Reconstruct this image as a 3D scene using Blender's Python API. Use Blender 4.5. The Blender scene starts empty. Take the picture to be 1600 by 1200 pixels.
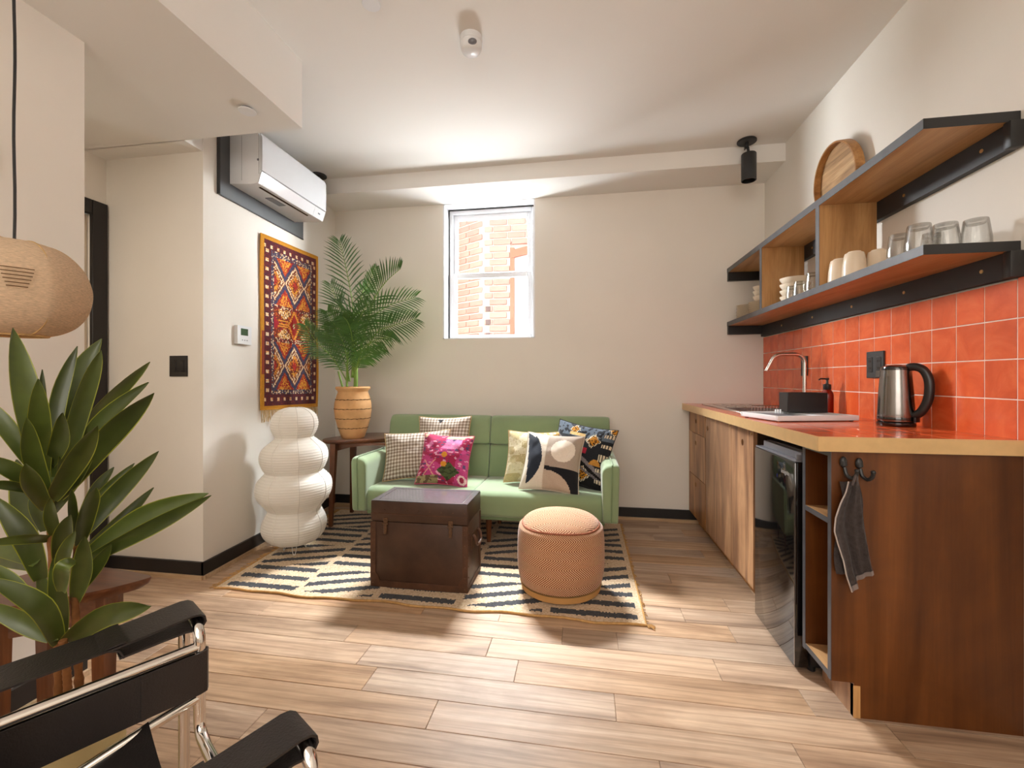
import bpy, bmesh, math, random
from mathutils import Vector, Matrix, noise
SC = bpy.context.scene
COL = SC.collection
PI = math.pi
random.seed(11)

# ------------------------------------------------------------------ camera, light, exposure
cam = bpy.data.cameras.new('camera')
cam.sensor_width = 36.0
cam.lens = 15.446
cam.shift_y = -0.0051
cam.clip_start = 0.02
cam_o = bpy.data.objects.new('camera', cam)
cam_o.location = (0, 0, 1.10)
cam_o.rotation_euler = (PI / 2, 0, 0.16112)
COL.objects.link(cam_o)
SC.camera = cam_o

world = bpy.data.worlds.new('sky')
SC.world = world
world.use_nodes = True
_bg = world.node_tree.nodes['Background']
_bg.inputs[0].default_value = (0.80, 0.88, 1.0, 1)
_bg.inputs[1].default_value = 1.0

def area(name, loc, aim, sx, sy, power, col):
    l = bpy.data.lights.new(name, 'AREA')
    l.shape = 'RECTANGLE'; l.size = sx; l.size_y = sy
    l.energy = power; l.color = col
    o = bpy.data.objects.new(name, l)
    o.location = loc
    o.rotation_euler = (Vector(aim) - Vector(loc)).to_track_quat('-Z', 'Y').to_euler()
    COL.objects.link(o)
    return o

sun = bpy.data.lights.new('sun', 'SUN')
sun.energy = 1.5; sun.angle = 0.01; sun.color = (1, 0.96, 0.90)
sun_o = bpy.data.objects.new('sun', sun)
sun_o.rotation_euler = Vector((0.35, 0.62, -0.75)).to_track_quat('-Z', 'Y').to_euler()
COL.objects.link(sun_o)
area('daylight_fill_above', (-0.80, 4.44, 3.32), (-0.80, 2.4, 2.92), 1.3, 0.45, 1550, (0.96, 0.98, 1.0))  # added panel above the view, standing in for sky and facade light
area('daylight_fill_upper_left', (-1.78, 4.45, 3.0), (-1.78, 2.6, 3.0), 0.9, 1.0, 800, (0.97, 0.98, 1.0))  # added panel out of view, brightens cabinet fronts and the right floor
area('daylight_fill_left', (-2.95, 4.45, 2.25), (-2.95, 3.0, 2.25), 1.7, 2.4, 2650, (0.95, 0.98, 1.0))  # added panel out of view, facade glow for the right wall
area('daylight_fill_right', (0.45, 4.45, 2.75), (0.45, 3.0, 2.75), 0.9, 1.4, 700, (0.95, 0.98, 1.0))  # added panel out of view, facade glow for the left wall and lantern
area('daylight_fill_below', (-0.80, 4.30, 1.05), (-0.76, 3.3, 1.34), 1.5, 0.7, 150, (0.95, 0.98, 1.0))  # added panel below the sight line, standing in for light off the yard
area('hall_fill', (-2.34, 0.55, 2.33), (-2.34, 0.6, 0.0), 0.45, 0.45, 13, (1.0, 0.90, 0.78))  # added unseen fill that brightens the hall alcove
area('front_room_fill', (-0.2, -2.2, 1.75), (-0.2, 3.0, 1.25), 2.4, 1.5, 46, (1.0, 0.94, 0.86))  # added soft fill behind the camera
area('front_top_fill', (-0.1, -0.9, 2.60), (-0.1, -0.4, 0.0), 1.6, 1.2, 12, (1.0, 0.94, 0.86))  # added overhead fill behind the camera

vs = SC.view_settings
vs.view_transform = 'Standard'; vs.look = 'None'; vs.gamma = 1.0; vs.use_curve_mapping = False
vs.exposure = 0.2
SC.cycles.max_bounces = 10
SC.cycles.diffuse_bounces = 5
SC.cycles.sample_clamp_indirect = 4.0

# ------------------------------------------------------------------ materials
def S(r, g, b):
    def f(c):
        c /= 255.0
        return c / 12.92 if c <= 0.04045 else ((c + 0.055) / 1.055) ** 2.4
    return (f(r), f(g), f(b), 1.0)

class NT:
    def __init__(self, name):
        m = bpy.data.materials.new(name); m.use_nodes = True
        self.m = m; self.t = m.node_tree; self.b = self.t.nodes['Principled BSDF']
    def n(self, typ, **kw):
        nd = self.t.nodes.new(typ)
        for k, v in kw.items():
            if hasattr(nd, k): setattr(nd, k, v)
            else: nd.inputs[k].default_value = v
        return nd
    def l(self, a, b): self.t.links.new(a, b)
    def math(self, op, a, b=None, c=None):
        nd = self.t.nodes.new('ShaderNodeMath'); nd.operation = op
        for i, x in enumerate((a, b, c)):
            if x is None: continue
            if isinstance(x, (int, float)): nd.inputs[i].default_value = x
            else: self.l(x, nd.inputs[i])
        return nd.outputs[0]
    def mix(self, fac, a, b, typ='MIX'):
        nd = self.t.nodes.new('ShaderNodeMix'); nd.data_type = 'RGBA'; nd.blend_type = typ
        for i, x in ((0, fac), (6, a), (7, b)):
            if isinstance(x, (int, float, tuple)): nd.inputs[i].default_value = x
            else: self.l(x, nd.inputs[i])
        return nd.outputs[2]
    def ramp(self, fac, stops):
        nd = self.t.nodes.new('ShaderNodeValToRGB')
        e = nd.color_ramp.elements
        while len(e) < len(stops): e.new(0.5)
        for k, (p, c) in enumerate(stops): e[k].position = p; e[k].color = c
        self.l(fac, nd.inputs[0])
        return nd.outputs[0]
    def coords(self, scale=(1, 1, 1), rnd=0.0, src='Object'):
        tc = self.n('ShaderNodeTexCoord'); out = tc.outputs[src]
        if rnd:
            oi = self.n('ShaderNodeObjectInfo')
            k = self.math('MULTIPLY', oi.outputs['Random'], rnd)
            va = self.n('ShaderNodeVectorMath', operation='ADD')
            self.l(out, va.inputs[0]); self.l(k, va.inputs[1]); out = va.outputs[0]
        mp = self.n('ShaderNodeMapping'); mp.inputs['Scale'].default_value = scale
        self.l(out, mp.inputs[0])
        return mp.outputs[0]
    def noise(self, vec, scale, detail=4, rough=0.55, dist=0.0):
        nd = self.n('ShaderNodeTexNoise')
        nd.inputs['Scale'].default_value = scale; nd.inputs['Detail'].default_value = detail
        nd.inputs['Roughness'].default_value = rough; nd.inputs['Distortion'].default_value = dist
        self.l(vec, nd.inputs['Vector'])
        return nd.outputs[0]
    def bump(self, h, strength, dist=0.01):
        nd = self.n('ShaderNodeBump'); nd.inputs['Strength'].default_value = strength
        nd.inputs['Distance'].default_value = dist
        self.l(h, nd.inputs['Height']); self.l(nd.outputs[0], self.b.inputs['Normal'])
    def base(self, c):
        if isinstance(c, tuple): self.b.inputs['Base Color'].default_value = c
        else: self.l(c, self.b.inputs['Base Color'])
    def set(self, rough=0.5, metal=0.0, spec=0.5, coat=0.0, coatr=0.1, sheen=0.0):
        b = self.b.inputs
        b['Roughness'].default_value = rough; b['Metallic'].default_value = metal
        b['Specular IOR Level'].default_value = spec
        b['Coat Weight'].default_value = coat; b['Coat Roughness'].default_value = coatr
        b['Sheen Weight'].default_value = sheen

def plain(name, c, rough=0.5, metal=0.0, spec=0.5, var=0.06, vs_=8.0, bump=0.0, bs=60.0, coat=0.0, sheen=0.0, objvar=0.0):
    n = NT(name); n.set(rough, metal, spec, coat, 0.08, sheen)
    v = n.coords()
    k = n.noise(v, vs_, 3)
    lo = tuple(x * (1 - var) for x in c[:3]) + (1,); hi = tuple(min(1, x * (1 + var)) for x in c[:3]) + (1,)
    col = n.ramp(k, [(0.3, lo), (0.7, hi)])
    if objvar:
        oi = n.n('ShaderNodeObjectInfo')
        hs = n.n('ShaderNodeHueSaturation')
        n.l(n.math('MULTIPLY_ADD', oi.outputs['Random'], 2 * objvar, 1 - objvar), hs.inputs['Value'])
        n.l(col, hs.inputs['Color']); col = hs.outputs[0]
    n.base(col)
    if bump: n.bump(n.noise(v, bs, 3), bump, 0.004)
    return n.m

def wood(name, dark, mid, light, axis, scale=5.0, rough=0.45, spec=0.4, bump=0.05, objvar=0.0, rnd=9.0, fibre=0.3, blotch=0.0, coat=0.0, wave=0.0, wsc=5.0, knots=0.0):
    n = NT(name); n.set(rough, 0, spec, coat, 0.15)
    sc = [1.0, 1.0, 1.0]; sc['xyz'.index(axis)] = 0.13
    v = n.coords(tuple(sc), rnd)
    g = n.noise(v, scale, 5, 0.6, 1.6)
    col = n.ramp(g, [(0.30, dark), (0.50, mid), (0.68, light)])
    sf = [1.0, 1.0, 1.0]; sf['xyz'.index(axis)] = 0.03
    v2 = n.coords(tuple(sf), rnd)
    fb = n.noise(v2, scale * 22, 3, 0.7)
    col = n.mix(fibre, col, n.ramp(fb, [(0.35, (0.35, 0.32, 0.30, 1)), (0.62, (1, 1, 1, 1))]), 'MULTIPLY')
    if wave:
        sw_ = [1.0, 1.0, 1.0]; sw_['xyz'.index(axis)] = 0.10
        wv = n.n('ShaderNodeTexWave'); wv.wave_type = 'BANDS'; wv.bands_direction = 'Y' if axis == 'x' else 'X'
        wv.inputs['Scale'].default_value = wsc; wv.inputs['Distortion'].default_value = 7.0
        wv.inputs['Detail'].default_value = 3.0; wv.inputs['Detail Scale'].default_value = 0.9
        n.l(n.coords(tuple(sw_), rnd), wv.inputs['Vector'])
        col = n.mix(wave, col, n.ramp(wv.outputs[1], [(0.0, (0.42, 0.38, 0.34, 1)), (0.35, (1, 1, 1, 1))]), 'MULTIPLY')
    if knots:
        sk_ = [1.0, 1.0, 1.0]; sk_['xyz'.index(axis)] = 0.35
        vo = n.n('ShaderNodeTexVoronoi'); vo.inputs['Scale'].default_value = knots
        n.l(n.coords(tuple(sk_), rnd), vo.inputs['Vector'])
        col = n.mix(0.85, col, n.ramp(vo.outputs['Distance'], [(0.02, (0.22, 0.17, 0.13, 1)), (0.07, (1, 1, 1, 1))]), 'MULTIPLY')
    if blotch:
        v3 = n.coords((1, 1, 1), rnd)
        bl = n.noise(v3, 3.2, 4, 0.6, 0.8)
        col = n.mix(blotch, col, n.ramp(bl, [(0.35, (0.45, 0.40, 0.38, 1)), (0.6, (1, 1, 1, 1))]), 'MULTIPLY')
    if objvar:
        oi = n.n('ShaderNodeObjectInfo'); hs = n.n('ShaderNodeHueSaturation')
        n.l(n.math('MULTIPLY_ADD', oi.outputs['Random'], 2 * objvar, 1 - objvar), hs.inputs['Value'])
        r2 = n.math('FRACT', n.math('MULTIPLY', oi.outputs['Random'], 17.3))
        n.l(n.math('MULTIPLY_ADD', r2, 0.32, 0.80), hs.inputs['Saturation'])
        n.l(col, hs.inputs['Color']); col = hs.outputs[0]
    n.base(col)
    if bump: n.bump(fb, bump, 0.003)
    return n.m

def painted(name, rough=0.9, bump=0.3, bs=220.0, sheen=0.2, attr='Col', spec=0.2):
    n = NT(name); n.set(rough, 0, spec, 0, 0.1, sheen)
    at = n.n('ShaderNodeAttribute'); at.attribute_name = attr
    v = n.coords(); k = n.noise(v, bs, 2)
    n.base(n.mix(0.35, at.outputs['Color'], n.ramp(k, [(0.3, (0.6, 0.6, 0.6, 1)), (0.7, (1, 1, 1, 1))]), 'MULTIPLY'))
    n.bump(k, bump, 0.004)
    return n.m

def translucent(name, c, amt, rough=0.8, var=0.05, scale=(1, 1, 1), ns=40.0, bump=0.2):
    n = NT(name); n.set(rough, 0, 0.2)
    v = n.coords(scale); k = n.noise(v, ns, 3)
    lo = tuple(x * (1 - var) for x in c[:3]) + (1,); hi = tuple(min(1, x * (1 + var)) for x in c[:3]) + (1,)
    col = n.ramp(k, [(0.3, lo), (0.7, hi)])
    n.base(col); n.bump(k, bump, 0.003)
    tr = n.n('ShaderNodeBsdfTranslucent'); n.l(col, tr.inputs[0])
    mx = n.n('ShaderNodeMixShader'); mx.inputs[0].default_value = amt
    n.l(n.b.outputs[0], mx.inputs[1]); n.l(tr.outputs[0], mx.inputs[2])
    n.l(mx.outputs[0], n.t.nodes['Material Output'].inputs[0])
    return n.m

def thin_glass(name, tint=(0.97, 0.98, 0.98, 1), edge=0.5, lo=0.06, rim=(0.97, 0.98, 0.98, 1)):
    n = NT(name)
    lw = n.n('ShaderNodeLayerWeight'); lw.inputs[0].default_value = edge
    tb = n.n('ShaderNodeBsdfTransparent'); tb.inputs[0].default_value = tint
    gl = n.n('ShaderNodeBsdfGlossy'); gl.inputs['Roughness'].default_value = 0.02
    gl.inputs[0].default_value = (0.9, 0.9, 0.9, 1)
    mx = n.n('ShaderNodeMixShader')
    n.l(n.ramp(lw.outputs['Facing'], [(0.45, tint), (0.98, rim)]), tb.inputs[0])
    n.l(n.math('MULTIPLY_ADD', lw.outputs['Facing'], 0.55, lo), mx.inputs[0])
    n.l(tb.outputs[0], mx.inputs[1]); n.l(gl.outputs[0], mx.inputs[2])
    n.l(mx.outputs[0], n.t.nodes['Material Output'].inputs[0])
    return n.m

MT = {}
MT['wall'] = plain('wall_plaster', S(232, 227, 219), 0.85, spec=0.2, var=0.015, vs_=2.5, bump=0.05, bs=90)
MT['ceil'] = plain('ceiling_paint', S(234, 232, 228), 0.85, spec=0.2, var=0.012, vs_=2.0, bump=0.03, bs=90)
MT['black'] = plain('black_paint', S(36, 33, 32), 0.45, spec=0.4, var=0.08, vs_=20)
MT['shoe'] = wood('oak_moulding', S(176, 146, 112), S(196, 166, 132), S(210, 182, 150), 'x', 6)
MT['white'] = plain('white_plastic', S(226, 227, 229), 0.32, spec=0.5, var=0.01)
MT['white_gloss'] = plain('white_gloss_plastic', S(208, 209, 212), 0.12, spec=0.5, var=0.01)
MT['vinyl'] = plain('white_vinyl', S(232, 234, 238), 0.35, spec=0.4, var=0.01)
MT['chrome'] = plain('chrome', (0.82, 0.80, 0.78, 1), 0.07, 1.0, var=0.01)
MT['steel'] = plain('brushed_steel', (0.62, 0.58, 0.55, 1), 0.24, 1.0, var=0.05, vs_=30)
MT['gun'] = plain('dark_steel', (0.25, 0.235, 0.225, 1), 0.20, 1.0, var=0.08, vs_=12)
MT['blackmetal'] = plain('black_powder_metal', S(34, 34, 35), 0.42, spec=0.5, var=0.06)
MT['railmetal'] = plain('dark_steel_rail', S(46, 46, 48), 0.5, 0.0, spec=0.35, var=0.12, vs_=9)
MT['plategrey'] = plain('dark_grey_steel', S(84, 86, 88), 0.40, 0.35, var=0.08)
MT['brass'] = plain('brass', (0.72, 0.50, 0.22, 1), 0.28, 1.0, var=0.05)
MT['blackplastic'] = plain('black_plastic', S(26, 25, 26), 0.35, spec=0.5, var=0.05)
MT['blackgloss'] = plain('black_gloss', S(14, 13, 13), 0.06, spec=0.6, var=0.02, coat=0.5)
MT['greyplastic'] = plain('grey_plastic', S(112, 112, 118), 0.35, spec=0.5, var=0.04)
MT['leather'] = plain('black_leather', S(38, 33, 32), 0.42, spec=0.45, var=0.12, vs_=14, bump=0.25, bs=260)
MT['glass'] = thin_glass('window_glass', (0.98, 0.99, 0.99, 1), 0.35, 0.02)
MT['tumbler'] = thin_glass('tumbler_glass', (0.95, 0.955, 0.95, 1), 0.42, 0.02, (0.30, 0.31, 0.30, 1))
MT['ceramic'] = plain('cream_ceramic', S(232, 220, 200), 0.22, spec=0.5, var=0.02)
MT['terracotta'] = plain('terracotta', S(204, 158, 108), 0.75, spec=0.25, var=0.14, vs_=9, bump=0.35, bs=70)
MT['groove'] = plain('dark_groove', S(60, 44, 32), 0.9, spec=0.1, var=0.1)
MT['soil'] = plain('potting_soil', S(52, 40, 30), 0.95, spec=0.1, var=0.3, vs_=60, bump=0.6, bs=120)
MT['floor'] = wood('oak_floor', S(150, 120, 96), S(188, 156, 127), S(206, 176, 147), 'x', 7.0, 0.46, 0.32, 0.05, objvar=0.09, fibre=0.30, blotch=0.22, wave=0.30, wsc=9.0, knots=3.2)
MT['cab'] = wood('acacia_veneer', S(112, 72, 40), S(164, 114, 68), S(206, 154, 98), 'z', 6.0, 0.42, 0.4, 0.03, objvar=0.06, fibre=0.16, blotch=0.3)
MT['endpanel'] = wood('stained_birch_panel', S(76, 40, 14), S(102, 57, 22), S(124, 74, 32), 'z', 3.2, 0.36, 0.4, 0.03, fibre=0.22, blotch=0.45, wave=0.26, wsc=2.6, knots=2.2)
MT['shelfwood'] = wood('shelf_veneer', S(158, 116, 74), S(186, 142, 96), S(204, 162, 114), 'y', 6.0, 0.42, 0.4, 0.03, fibre=0.22)
MT['dividerwood'] = wood('divider_veneer', S(150, 106, 62), S(178, 132, 82), S(196, 152, 100), 'z', 6.0, 0.42, 0.4, 0.03, fibre=0.22)
MT['edgeply'] = wood('plywood_edge', S(190, 140, 86), S(212, 164, 108), S(226, 182, 128), 'z', 8.0)
MT['edgeband'] = plain('gold_edge_band', S(206, 170, 118), 0.34, 0.15, spec=0.5, var=0.05, vs_=30)
MT['slate'] = plain('slate_edge', S(72, 72, 76), 0.40, spec=0.45, var=0.22, vs_=14)
MT['walnut'] = wood('walnut', S(70, 38, 22), S(104, 60, 36), S(134, 84, 54), 'x', 7.0, 0.30, 0.45, 0.04, fibre=0.3, coat=0.3)
MT['walnutleg'] = wood('walnut_leg', S(82, 44, 24), S(112, 66, 38), S(140, 88, 54), 'z', 7.0, 0.30, 0.45, 0.04, fibre=0.3)
MT['trunk'] = plain('aged_trunk_fibre', S(66, 44, 32), 0.44, spec=0.4, var=0.28, vs_=7, bump=0.15, bs=120)
MT['trunktop'] = plain('trunk_lid_reflection', S(80, 76, 79), 0.25, spec=0.6, var=0.18, vs_=9, coat=0.3)  # greyer base colour paints in the window's reflection, on top of the gloss
MT['trunktrim'] = plain('trunk_trim', S(78, 50, 34), 0.5, spec=0.35, var=0.25, vs_=20)
MT['rust'] = plain('rusty_iron', S(98, 72, 52), 0.5, 0.6, var=0.25, vs_=60)
MT['velvet'] = plain('green_velvet', S(130, 149, 113), 0.85, spec=0.15, var=0.05, vs_=5, sheen=0.5)
MT['velvetseam'] = plain('green_piping', S(112, 132, 96), 0.85, spec=0.15, var=0.05, sheen=0.4)
MT['leaf'] = plain('dracaena_leaf', S(66, 78, 30), 0.34, spec=0.5, var=0.35, vs_=9, objvar=0.30)
MT['leafedge'] = plain('dracaena_leaf_edge', S(134, 138, 44), 0.45, spec=0.4, var=0.1)
MT['cane'] = plain('dracaena_cane', S(128, 84, 48), 0.7, spec=0.2, var=0.25, vs_=40)
MT['frond'] = plain('palm_leaflet', S(66, 104, 44), 0.40, spec=0.45, var=0.25, vs_=12, objvar=0.28)
MT['palmstem'] = plain('palm_stem', S(112, 142, 60), 0.5, spec=0.35, var=0.15, vs_=20)
MT['paper'] = translucent('lantern_paper', S(246, 242, 234), 0.30, 0.75, 0.02, (1, 1, 14), 30, 0.25)
MT['paperwire'] = plain('lantern_seam', S(226, 221, 212), 0.8, spec=0.1)
MT['burlap'] = translucent('burlap_shade', S(218, 192, 162), 0.25, 0.9, 0.20, (1.0, 1.0, 7.0), 110, 0.6)
MT['burlapedge'] = plain('burlap_seam', S(198, 162, 112), 0.9, spec=0.1, var=0.15, vs_=60)
MT['ink'] = plain('brown_label_print', S(112, 84, 60), 0.9, spec=0.1)
MT['lightink'] = plain('grey_print', S(150, 150, 148), 0.6)
MT['canvas'] = plain('cream_canvas', S(206, 196, 150), 0.8, spec=0.2, var=0.08, vs_=10, bump=0.2, bs=200)
MT['rugpaint'] = painted('woven_jute', 0.95, 0.7, 330.0, 0.15)
MT['rugfringe'] = plain('jute_fringe', S(190, 148, 96), 0.95, spec=0.1, var=0.18, vs_=50)
MT['kilim'] = painted('wool_pile', 0.95, 0.5, 260.0, 0.1)
MT['cloth'] = painted('cushion_cloth', 0.9, 0.25, 240.0, 0.15)
MT['fringe'] = plain('cream_fringe', S(206, 176, 130), 0.95, spec=0.1, var=0.15, vs_=50)
MT['terry'] = plain('grey_terry_cloth', S(96, 86, 84), 0.95, spec=0.1, var=0.22, vs_=60, bump=0.8, bs=420, sheen=0.2)
MT['terryhem'] = plain('pale_hem', S(176, 164, 158), 0.9, spec=0.1)
MT['knit'] = plain('grey_white_knit', S(150, 150, 152), 0.95, spec=0.1, var=0.75, vs_=70, bump=0.9, bs=90)
MT['grout'] = plain('pale_grout', S(228, 208, 194), 0.9, spec=0.1, var=0.05)
MT['redbottle'] = plain('amber_soap', S(122, 22, 8), 0.10, spec=0.5, var=0.06)
MT['brickpaint'] = plain('red_brick', S(174, 150, 141), 0.9, spec=0.1, var=0.06, vs_=12, objvar=0.14, bump=0.3, bs=60)
MT['brickshade'] = plain('brick_notch_shade', S(96, 94, 93), 0.9, spec=0.1, var=0.1)  # dark tone painting the shade of the toothed corner notches
MT['mortar'] = plain('mortar', S(216, 212, 208), 0.95, spec=0.1, var=0.05)
MT['orangewood'] = plain('painted_wood_frame', S(146, 104, 82), 0.6, var=0.06)
MT['screen'] = plain('lcd_screen', S(70, 92, 70), 0.15, var=0.15, vs_=60)
MT['mug'] = plain('cream_stoneware', S(226, 208, 184), 0.28, spec=0.5, var=0.02)
MT['blue_led'] = plain('blue_lamp', S(40, 40, 140), 0.3)

def tile_mat():
    n = NT('orange_glazed_tile'); n.set(0.17, 0, 0.5, 0.2, 0.08)
    v = n.coords((1, 1, 1), 11.0)
    k = n.noise(v, 9.0, 4, 0.6, 0.8)
    col = n.ramp(k, [(0.25, S(194, 76, 38)), (0.5, S(212, 92, 48)), (0.75, S(224, 112, 64))])
    oi = n.n('ShaderNodeObjectInfo'); hs = n.n('ShaderNodeHueSaturation')
    n.l(n.math('MULTIPLY_ADD', oi.outputs['Random'], 0.14, 0.92), hs.inputs['Value'])
    n.l(col, hs.inputs['Color']); n.base(hs.outputs[0])
    n.bump(n.noise(v, 9.0, 2), 0.10, 0.008)
    return n.m
MT['tile'] = tile_mat()

def herringbone():
    n = NT('herringbone_weave'); n.set(0.92, 0, 0.15, 0, 0.1, 0.2)
    uv = n.n('ShaderNodeUVMap'); sp = n.n('ShaderNodeSeparateXYZ'); n.l(uv.outputs[0], sp.inputs[0])
    tri = n.math('PINGPONG', sp.outputs[1], 0.044)
    s = n.math('DIVIDE', n.math('ADD', sp.outputs[0], n.math('MULTIPLY', tri, 1.15)), 0.0122)
    fr = n.math('FRACT', s)
    st = n.math('GREATER_THAN', fr, 0.54)
    v = n.coords(); k = n.noise(v, 240, 2)
    a = n.ramp(k, [(0.3, S(112, 56, 36)), (0.7, S(132, 70, 48))])
    b = n.ramp(k, [(0.3, S(208, 164, 124)), (0.7, S(224, 186, 150))])
    n.base(n.mix(st, a, b)); n.bump(st, 0.4, 0.003)
    return n.m
MT['herring'] = herringbone()

# ------------------------------------------------------------------ mesh builder
class B:
    def __init__(self):
        self.bm = bmesh.new(); self.cl = None; self.uv = None
    def face(self, vs_, mi=0, smooth=False):
        try:
            f = self.bm.faces.new(vs_)
        except ValueError:
            return None
        f.material_index = mi; f.smooth = smooth
        return f
    def v(self, p): return self.bm.verts.new(p)
    def box(self, x0, x1, y0, y1, z0, z1, bev=0.0, seg=2, mi=0, smooth=False):
        b2 = bmesh.new()
        p = [(x, y, z) for z in (z0, z1) for y in (y0, y1) for x in (x0, x1)]
        vv = [b2.verts.new(q) for q in p]
        for q in ((0, 2, 3, 1), (4, 5, 7, 6), (0, 1, 5, 4), (2, 6, 7, 3), (0, 4, 6, 2), (1, 3, 7, 5)):
            b2.faces.new([vv[i] for i in q])
        if bev > 0:
            bev = min(bev, 0.49 * min(abs(x1 - x0), abs(y1 - y0), abs(z1 - z0)))
            bmesh.ops.bevel(b2, geom=list(b2.edges), offset=bev, segments=seg, affect='EDGES', profile=0.5)
        self.merge(b2, mi, smooth or bev > 0, None, True)
        return self
    def merge(self, b2, mi=0, smooth=False, M=None, flat=False):
        mp = {}
        for q in b2.verts: mp[q] = self.bm.verts.new(M @ q.co if M else q.co)
        if flat: b2.normal_update()
        for fc in b2.faces:
            sm = smooth and not (flat and max(abs(c_) for c_ in fc.normal) > 0.999)
            f = self.face([mp[q] for q in fc.verts], mi, sm)
        b2.free()
    def prism(self, poly, axis, a0, a1, mi=0, smooth=False):
        def P(u, w, a):
            return {'x': (a, u, w), 'y': (u, a, w), 'z': (u, w, a)}[axis]
        r0 = [self.v(P(u, w, a0)) for u, w in poly]; r1 = [self.v(P(u, w, a1)) for u, w in poly]
        n = len(poly)
        for i in range(n):
            j = (i + 1) % n
            self.face([r0[i], r0[j], r1[j], r1[i]], mi, smooth)
        self.face(r0[::-1], mi); self.face(r1, mi)
        return self
    def rings(self, rings, closed=True, cap=True, mi=0, smooth=True):
        rs = [[self.v(p) for p in r] for r in rings]
        n = len(rings[0])
        for a, b in zip(rs[:-1], rs[1:]):
            for i in range(n if closed else n - 1):
                j = (i + 1) % n
                self.face([a[i], a[j], b[j], b[i]], mi, smooth)
        if cap:
            self.face(rs[0][::-1], mi, False); self.face(rs[-1], mi, False)
        return rs
    def tube(self, pts, r, seg=10, cap=True, mi=0, closed=False):
        pts = [Vector(p) for p in pts]
        rr = r if isinstance(r, (list, tuple)) else [r] * len(pts)
        n = len(pts); out = []; up = None
        for i, p in enumerate(pts):
            a = pts[i - 1] if (i > 0 or closed) else p
            b = pts[(i + 1) % n] if (i < n - 1 or closed) else p
            t = (b - a).normalized()
            if up is None:
                up = Vector((0, 0, 1)) if abs(t.z) < 0.9 else Vector((1, 0, 0))
            s = t.cross(up).normalized(); up = s.cross(t).normalized()
            out.append([p + rr[i] * (math.cos(2 * PI * k / seg) * s + math.sin(2 * PI * k / seg) * up) for k in range(seg)])
        if closed: out.append(out[0]); cap = False
        self.rings(out, True, cap, mi)
        return self
    def lathe(self, prof, c=(0, 0, 0), seg=32, mi=0, cap=True, fold=None, uvm=False):
        rs = []
        for r, z in prof:
            ring = []
            for k in range(seg):
                a = 2 * PI * k / seg
                q = r * (fold(a, z) if fold else 1.0)
                ring.append((c[0] + q * math.cos(a), c[1] + q * math.sin(a), c[2] + z))
            rs.append(ring)
        vs_ = self.rings(rs, True, cap, mi)
        return vs_
    def sphere(self, c, r, seg=16, ring=10, mi=0):
        rx, ry, rz = r if isinstance(r, (tuple, list)) else (r, r, r)
        rs = []
        for i in range(ring + 1):
            t = PI * i / ring; s = max(math.sin(t), 0.02)
            rs.append([(c[0] + rx * s * math.cos(2 * PI * k / seg), c[1] + ry * s * math.sin(2 * PI * k / seg), c[2] - rz * math.cos(t)) for k in range(seg)])
        self.rings(rs, True, True, mi)
        return self
    def cyl(self, c, r, h, axis='z', seg=24, mi=0, bev=0.0):
        prof = [(r - bev, 0), (r, bev), (r, h - bev), (r - bev, h)] if bev else [(r, 0), (r, h)]
        b2 = B(); b2.lathe(prof, (0, 0, 0), seg)
        M = {'z': Matrix(), 'x': Matrix.Rotation(PI / 2, 4, 'Y'), 'y': Matrix.Rotation(-PI / 2, 4, 'X')}[axis]
        self.merge(b2.bm, mi, True, Matrix.Translation(c) @ M)
        return self
    def grid(self, nu, nv, pos, col=None, mi=0, smooth=True, uvf=None):
        vv = [[self.v(pos(i / nu, j / nv)) for j in range(nv + 1)] for i in range(nu + 1)]
        if col and self.cl is None: self.cl = self.bm.loops.layers.float_color.new('Col')
        if uvf and self.uv is None: self.uv = self.bm.loops.layers.uv.new('UVMap')
        for i in range(nu):
            for j in range(nv):
                f = self.face([vv[i][j], vv[i + 1][j], vv[i + 1][j + 1], vv[i][j + 1]], mi, smooth)
                if f and col:
                    c = col((i + 0.5) / nu, (j + 0.5) / nv)
                    for lp in f.loops: lp[self.cl] = c
                if f and uvf:
                    for lp, (a, b) in zip(f.loops, ((i, j), (i + 1, j), (i + 1, j + 1), (i, j + 1))): lp[self.uv].uv = uvf(a / nu, b / nv)
        return vv
    def xf(self, M):
        bmesh.ops.transform(self.bm, matrix=M, verts=self.bm.verts); return self
    def obj(self, name, mats, parent=None, loc=None, label=None, kind=None, recalc=True, sharp=40):
        if recalc: bmesh.ops.recalc_face_normals(self.bm, faces=self.bm.faces)
        base = wloc(parent) if parent else (Vector(loc) if loc is not None else None)
        if base is None:
            xs = [q.co for q in self.bm.verts]
            mn = [min(q[i] for q in xs) for i in range(3)]; mx = [max(q[i] for q in xs) for i in range(3)]
            base = Vector(((mn[0] + mx[0]) / 2, (mn[1] + mx[1]) / 2, mn[2]))
        bmesh.ops.translate(self.bm, vec=-base, verts=self.bm.verts)
        me = bpy.data.meshes.new(name)
        self.bm.to_mesh(me); self.bm.free()
        for m in (mats if isinstance(mats, (list, tuple)) else [mats]): me.materials.append(m)
        if sharp:
            try: me.set_sharp_from_angle(angle=math.radians(sharp))
            except Exception: pass
        o = bpy.data.objects.new(name, me); COL.objects.link(o)
        if parent: o.parent = parent
        else: o.location = base
        if label: o['label'] = label
        if kind: o['kind'] = kind
        return o

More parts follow.
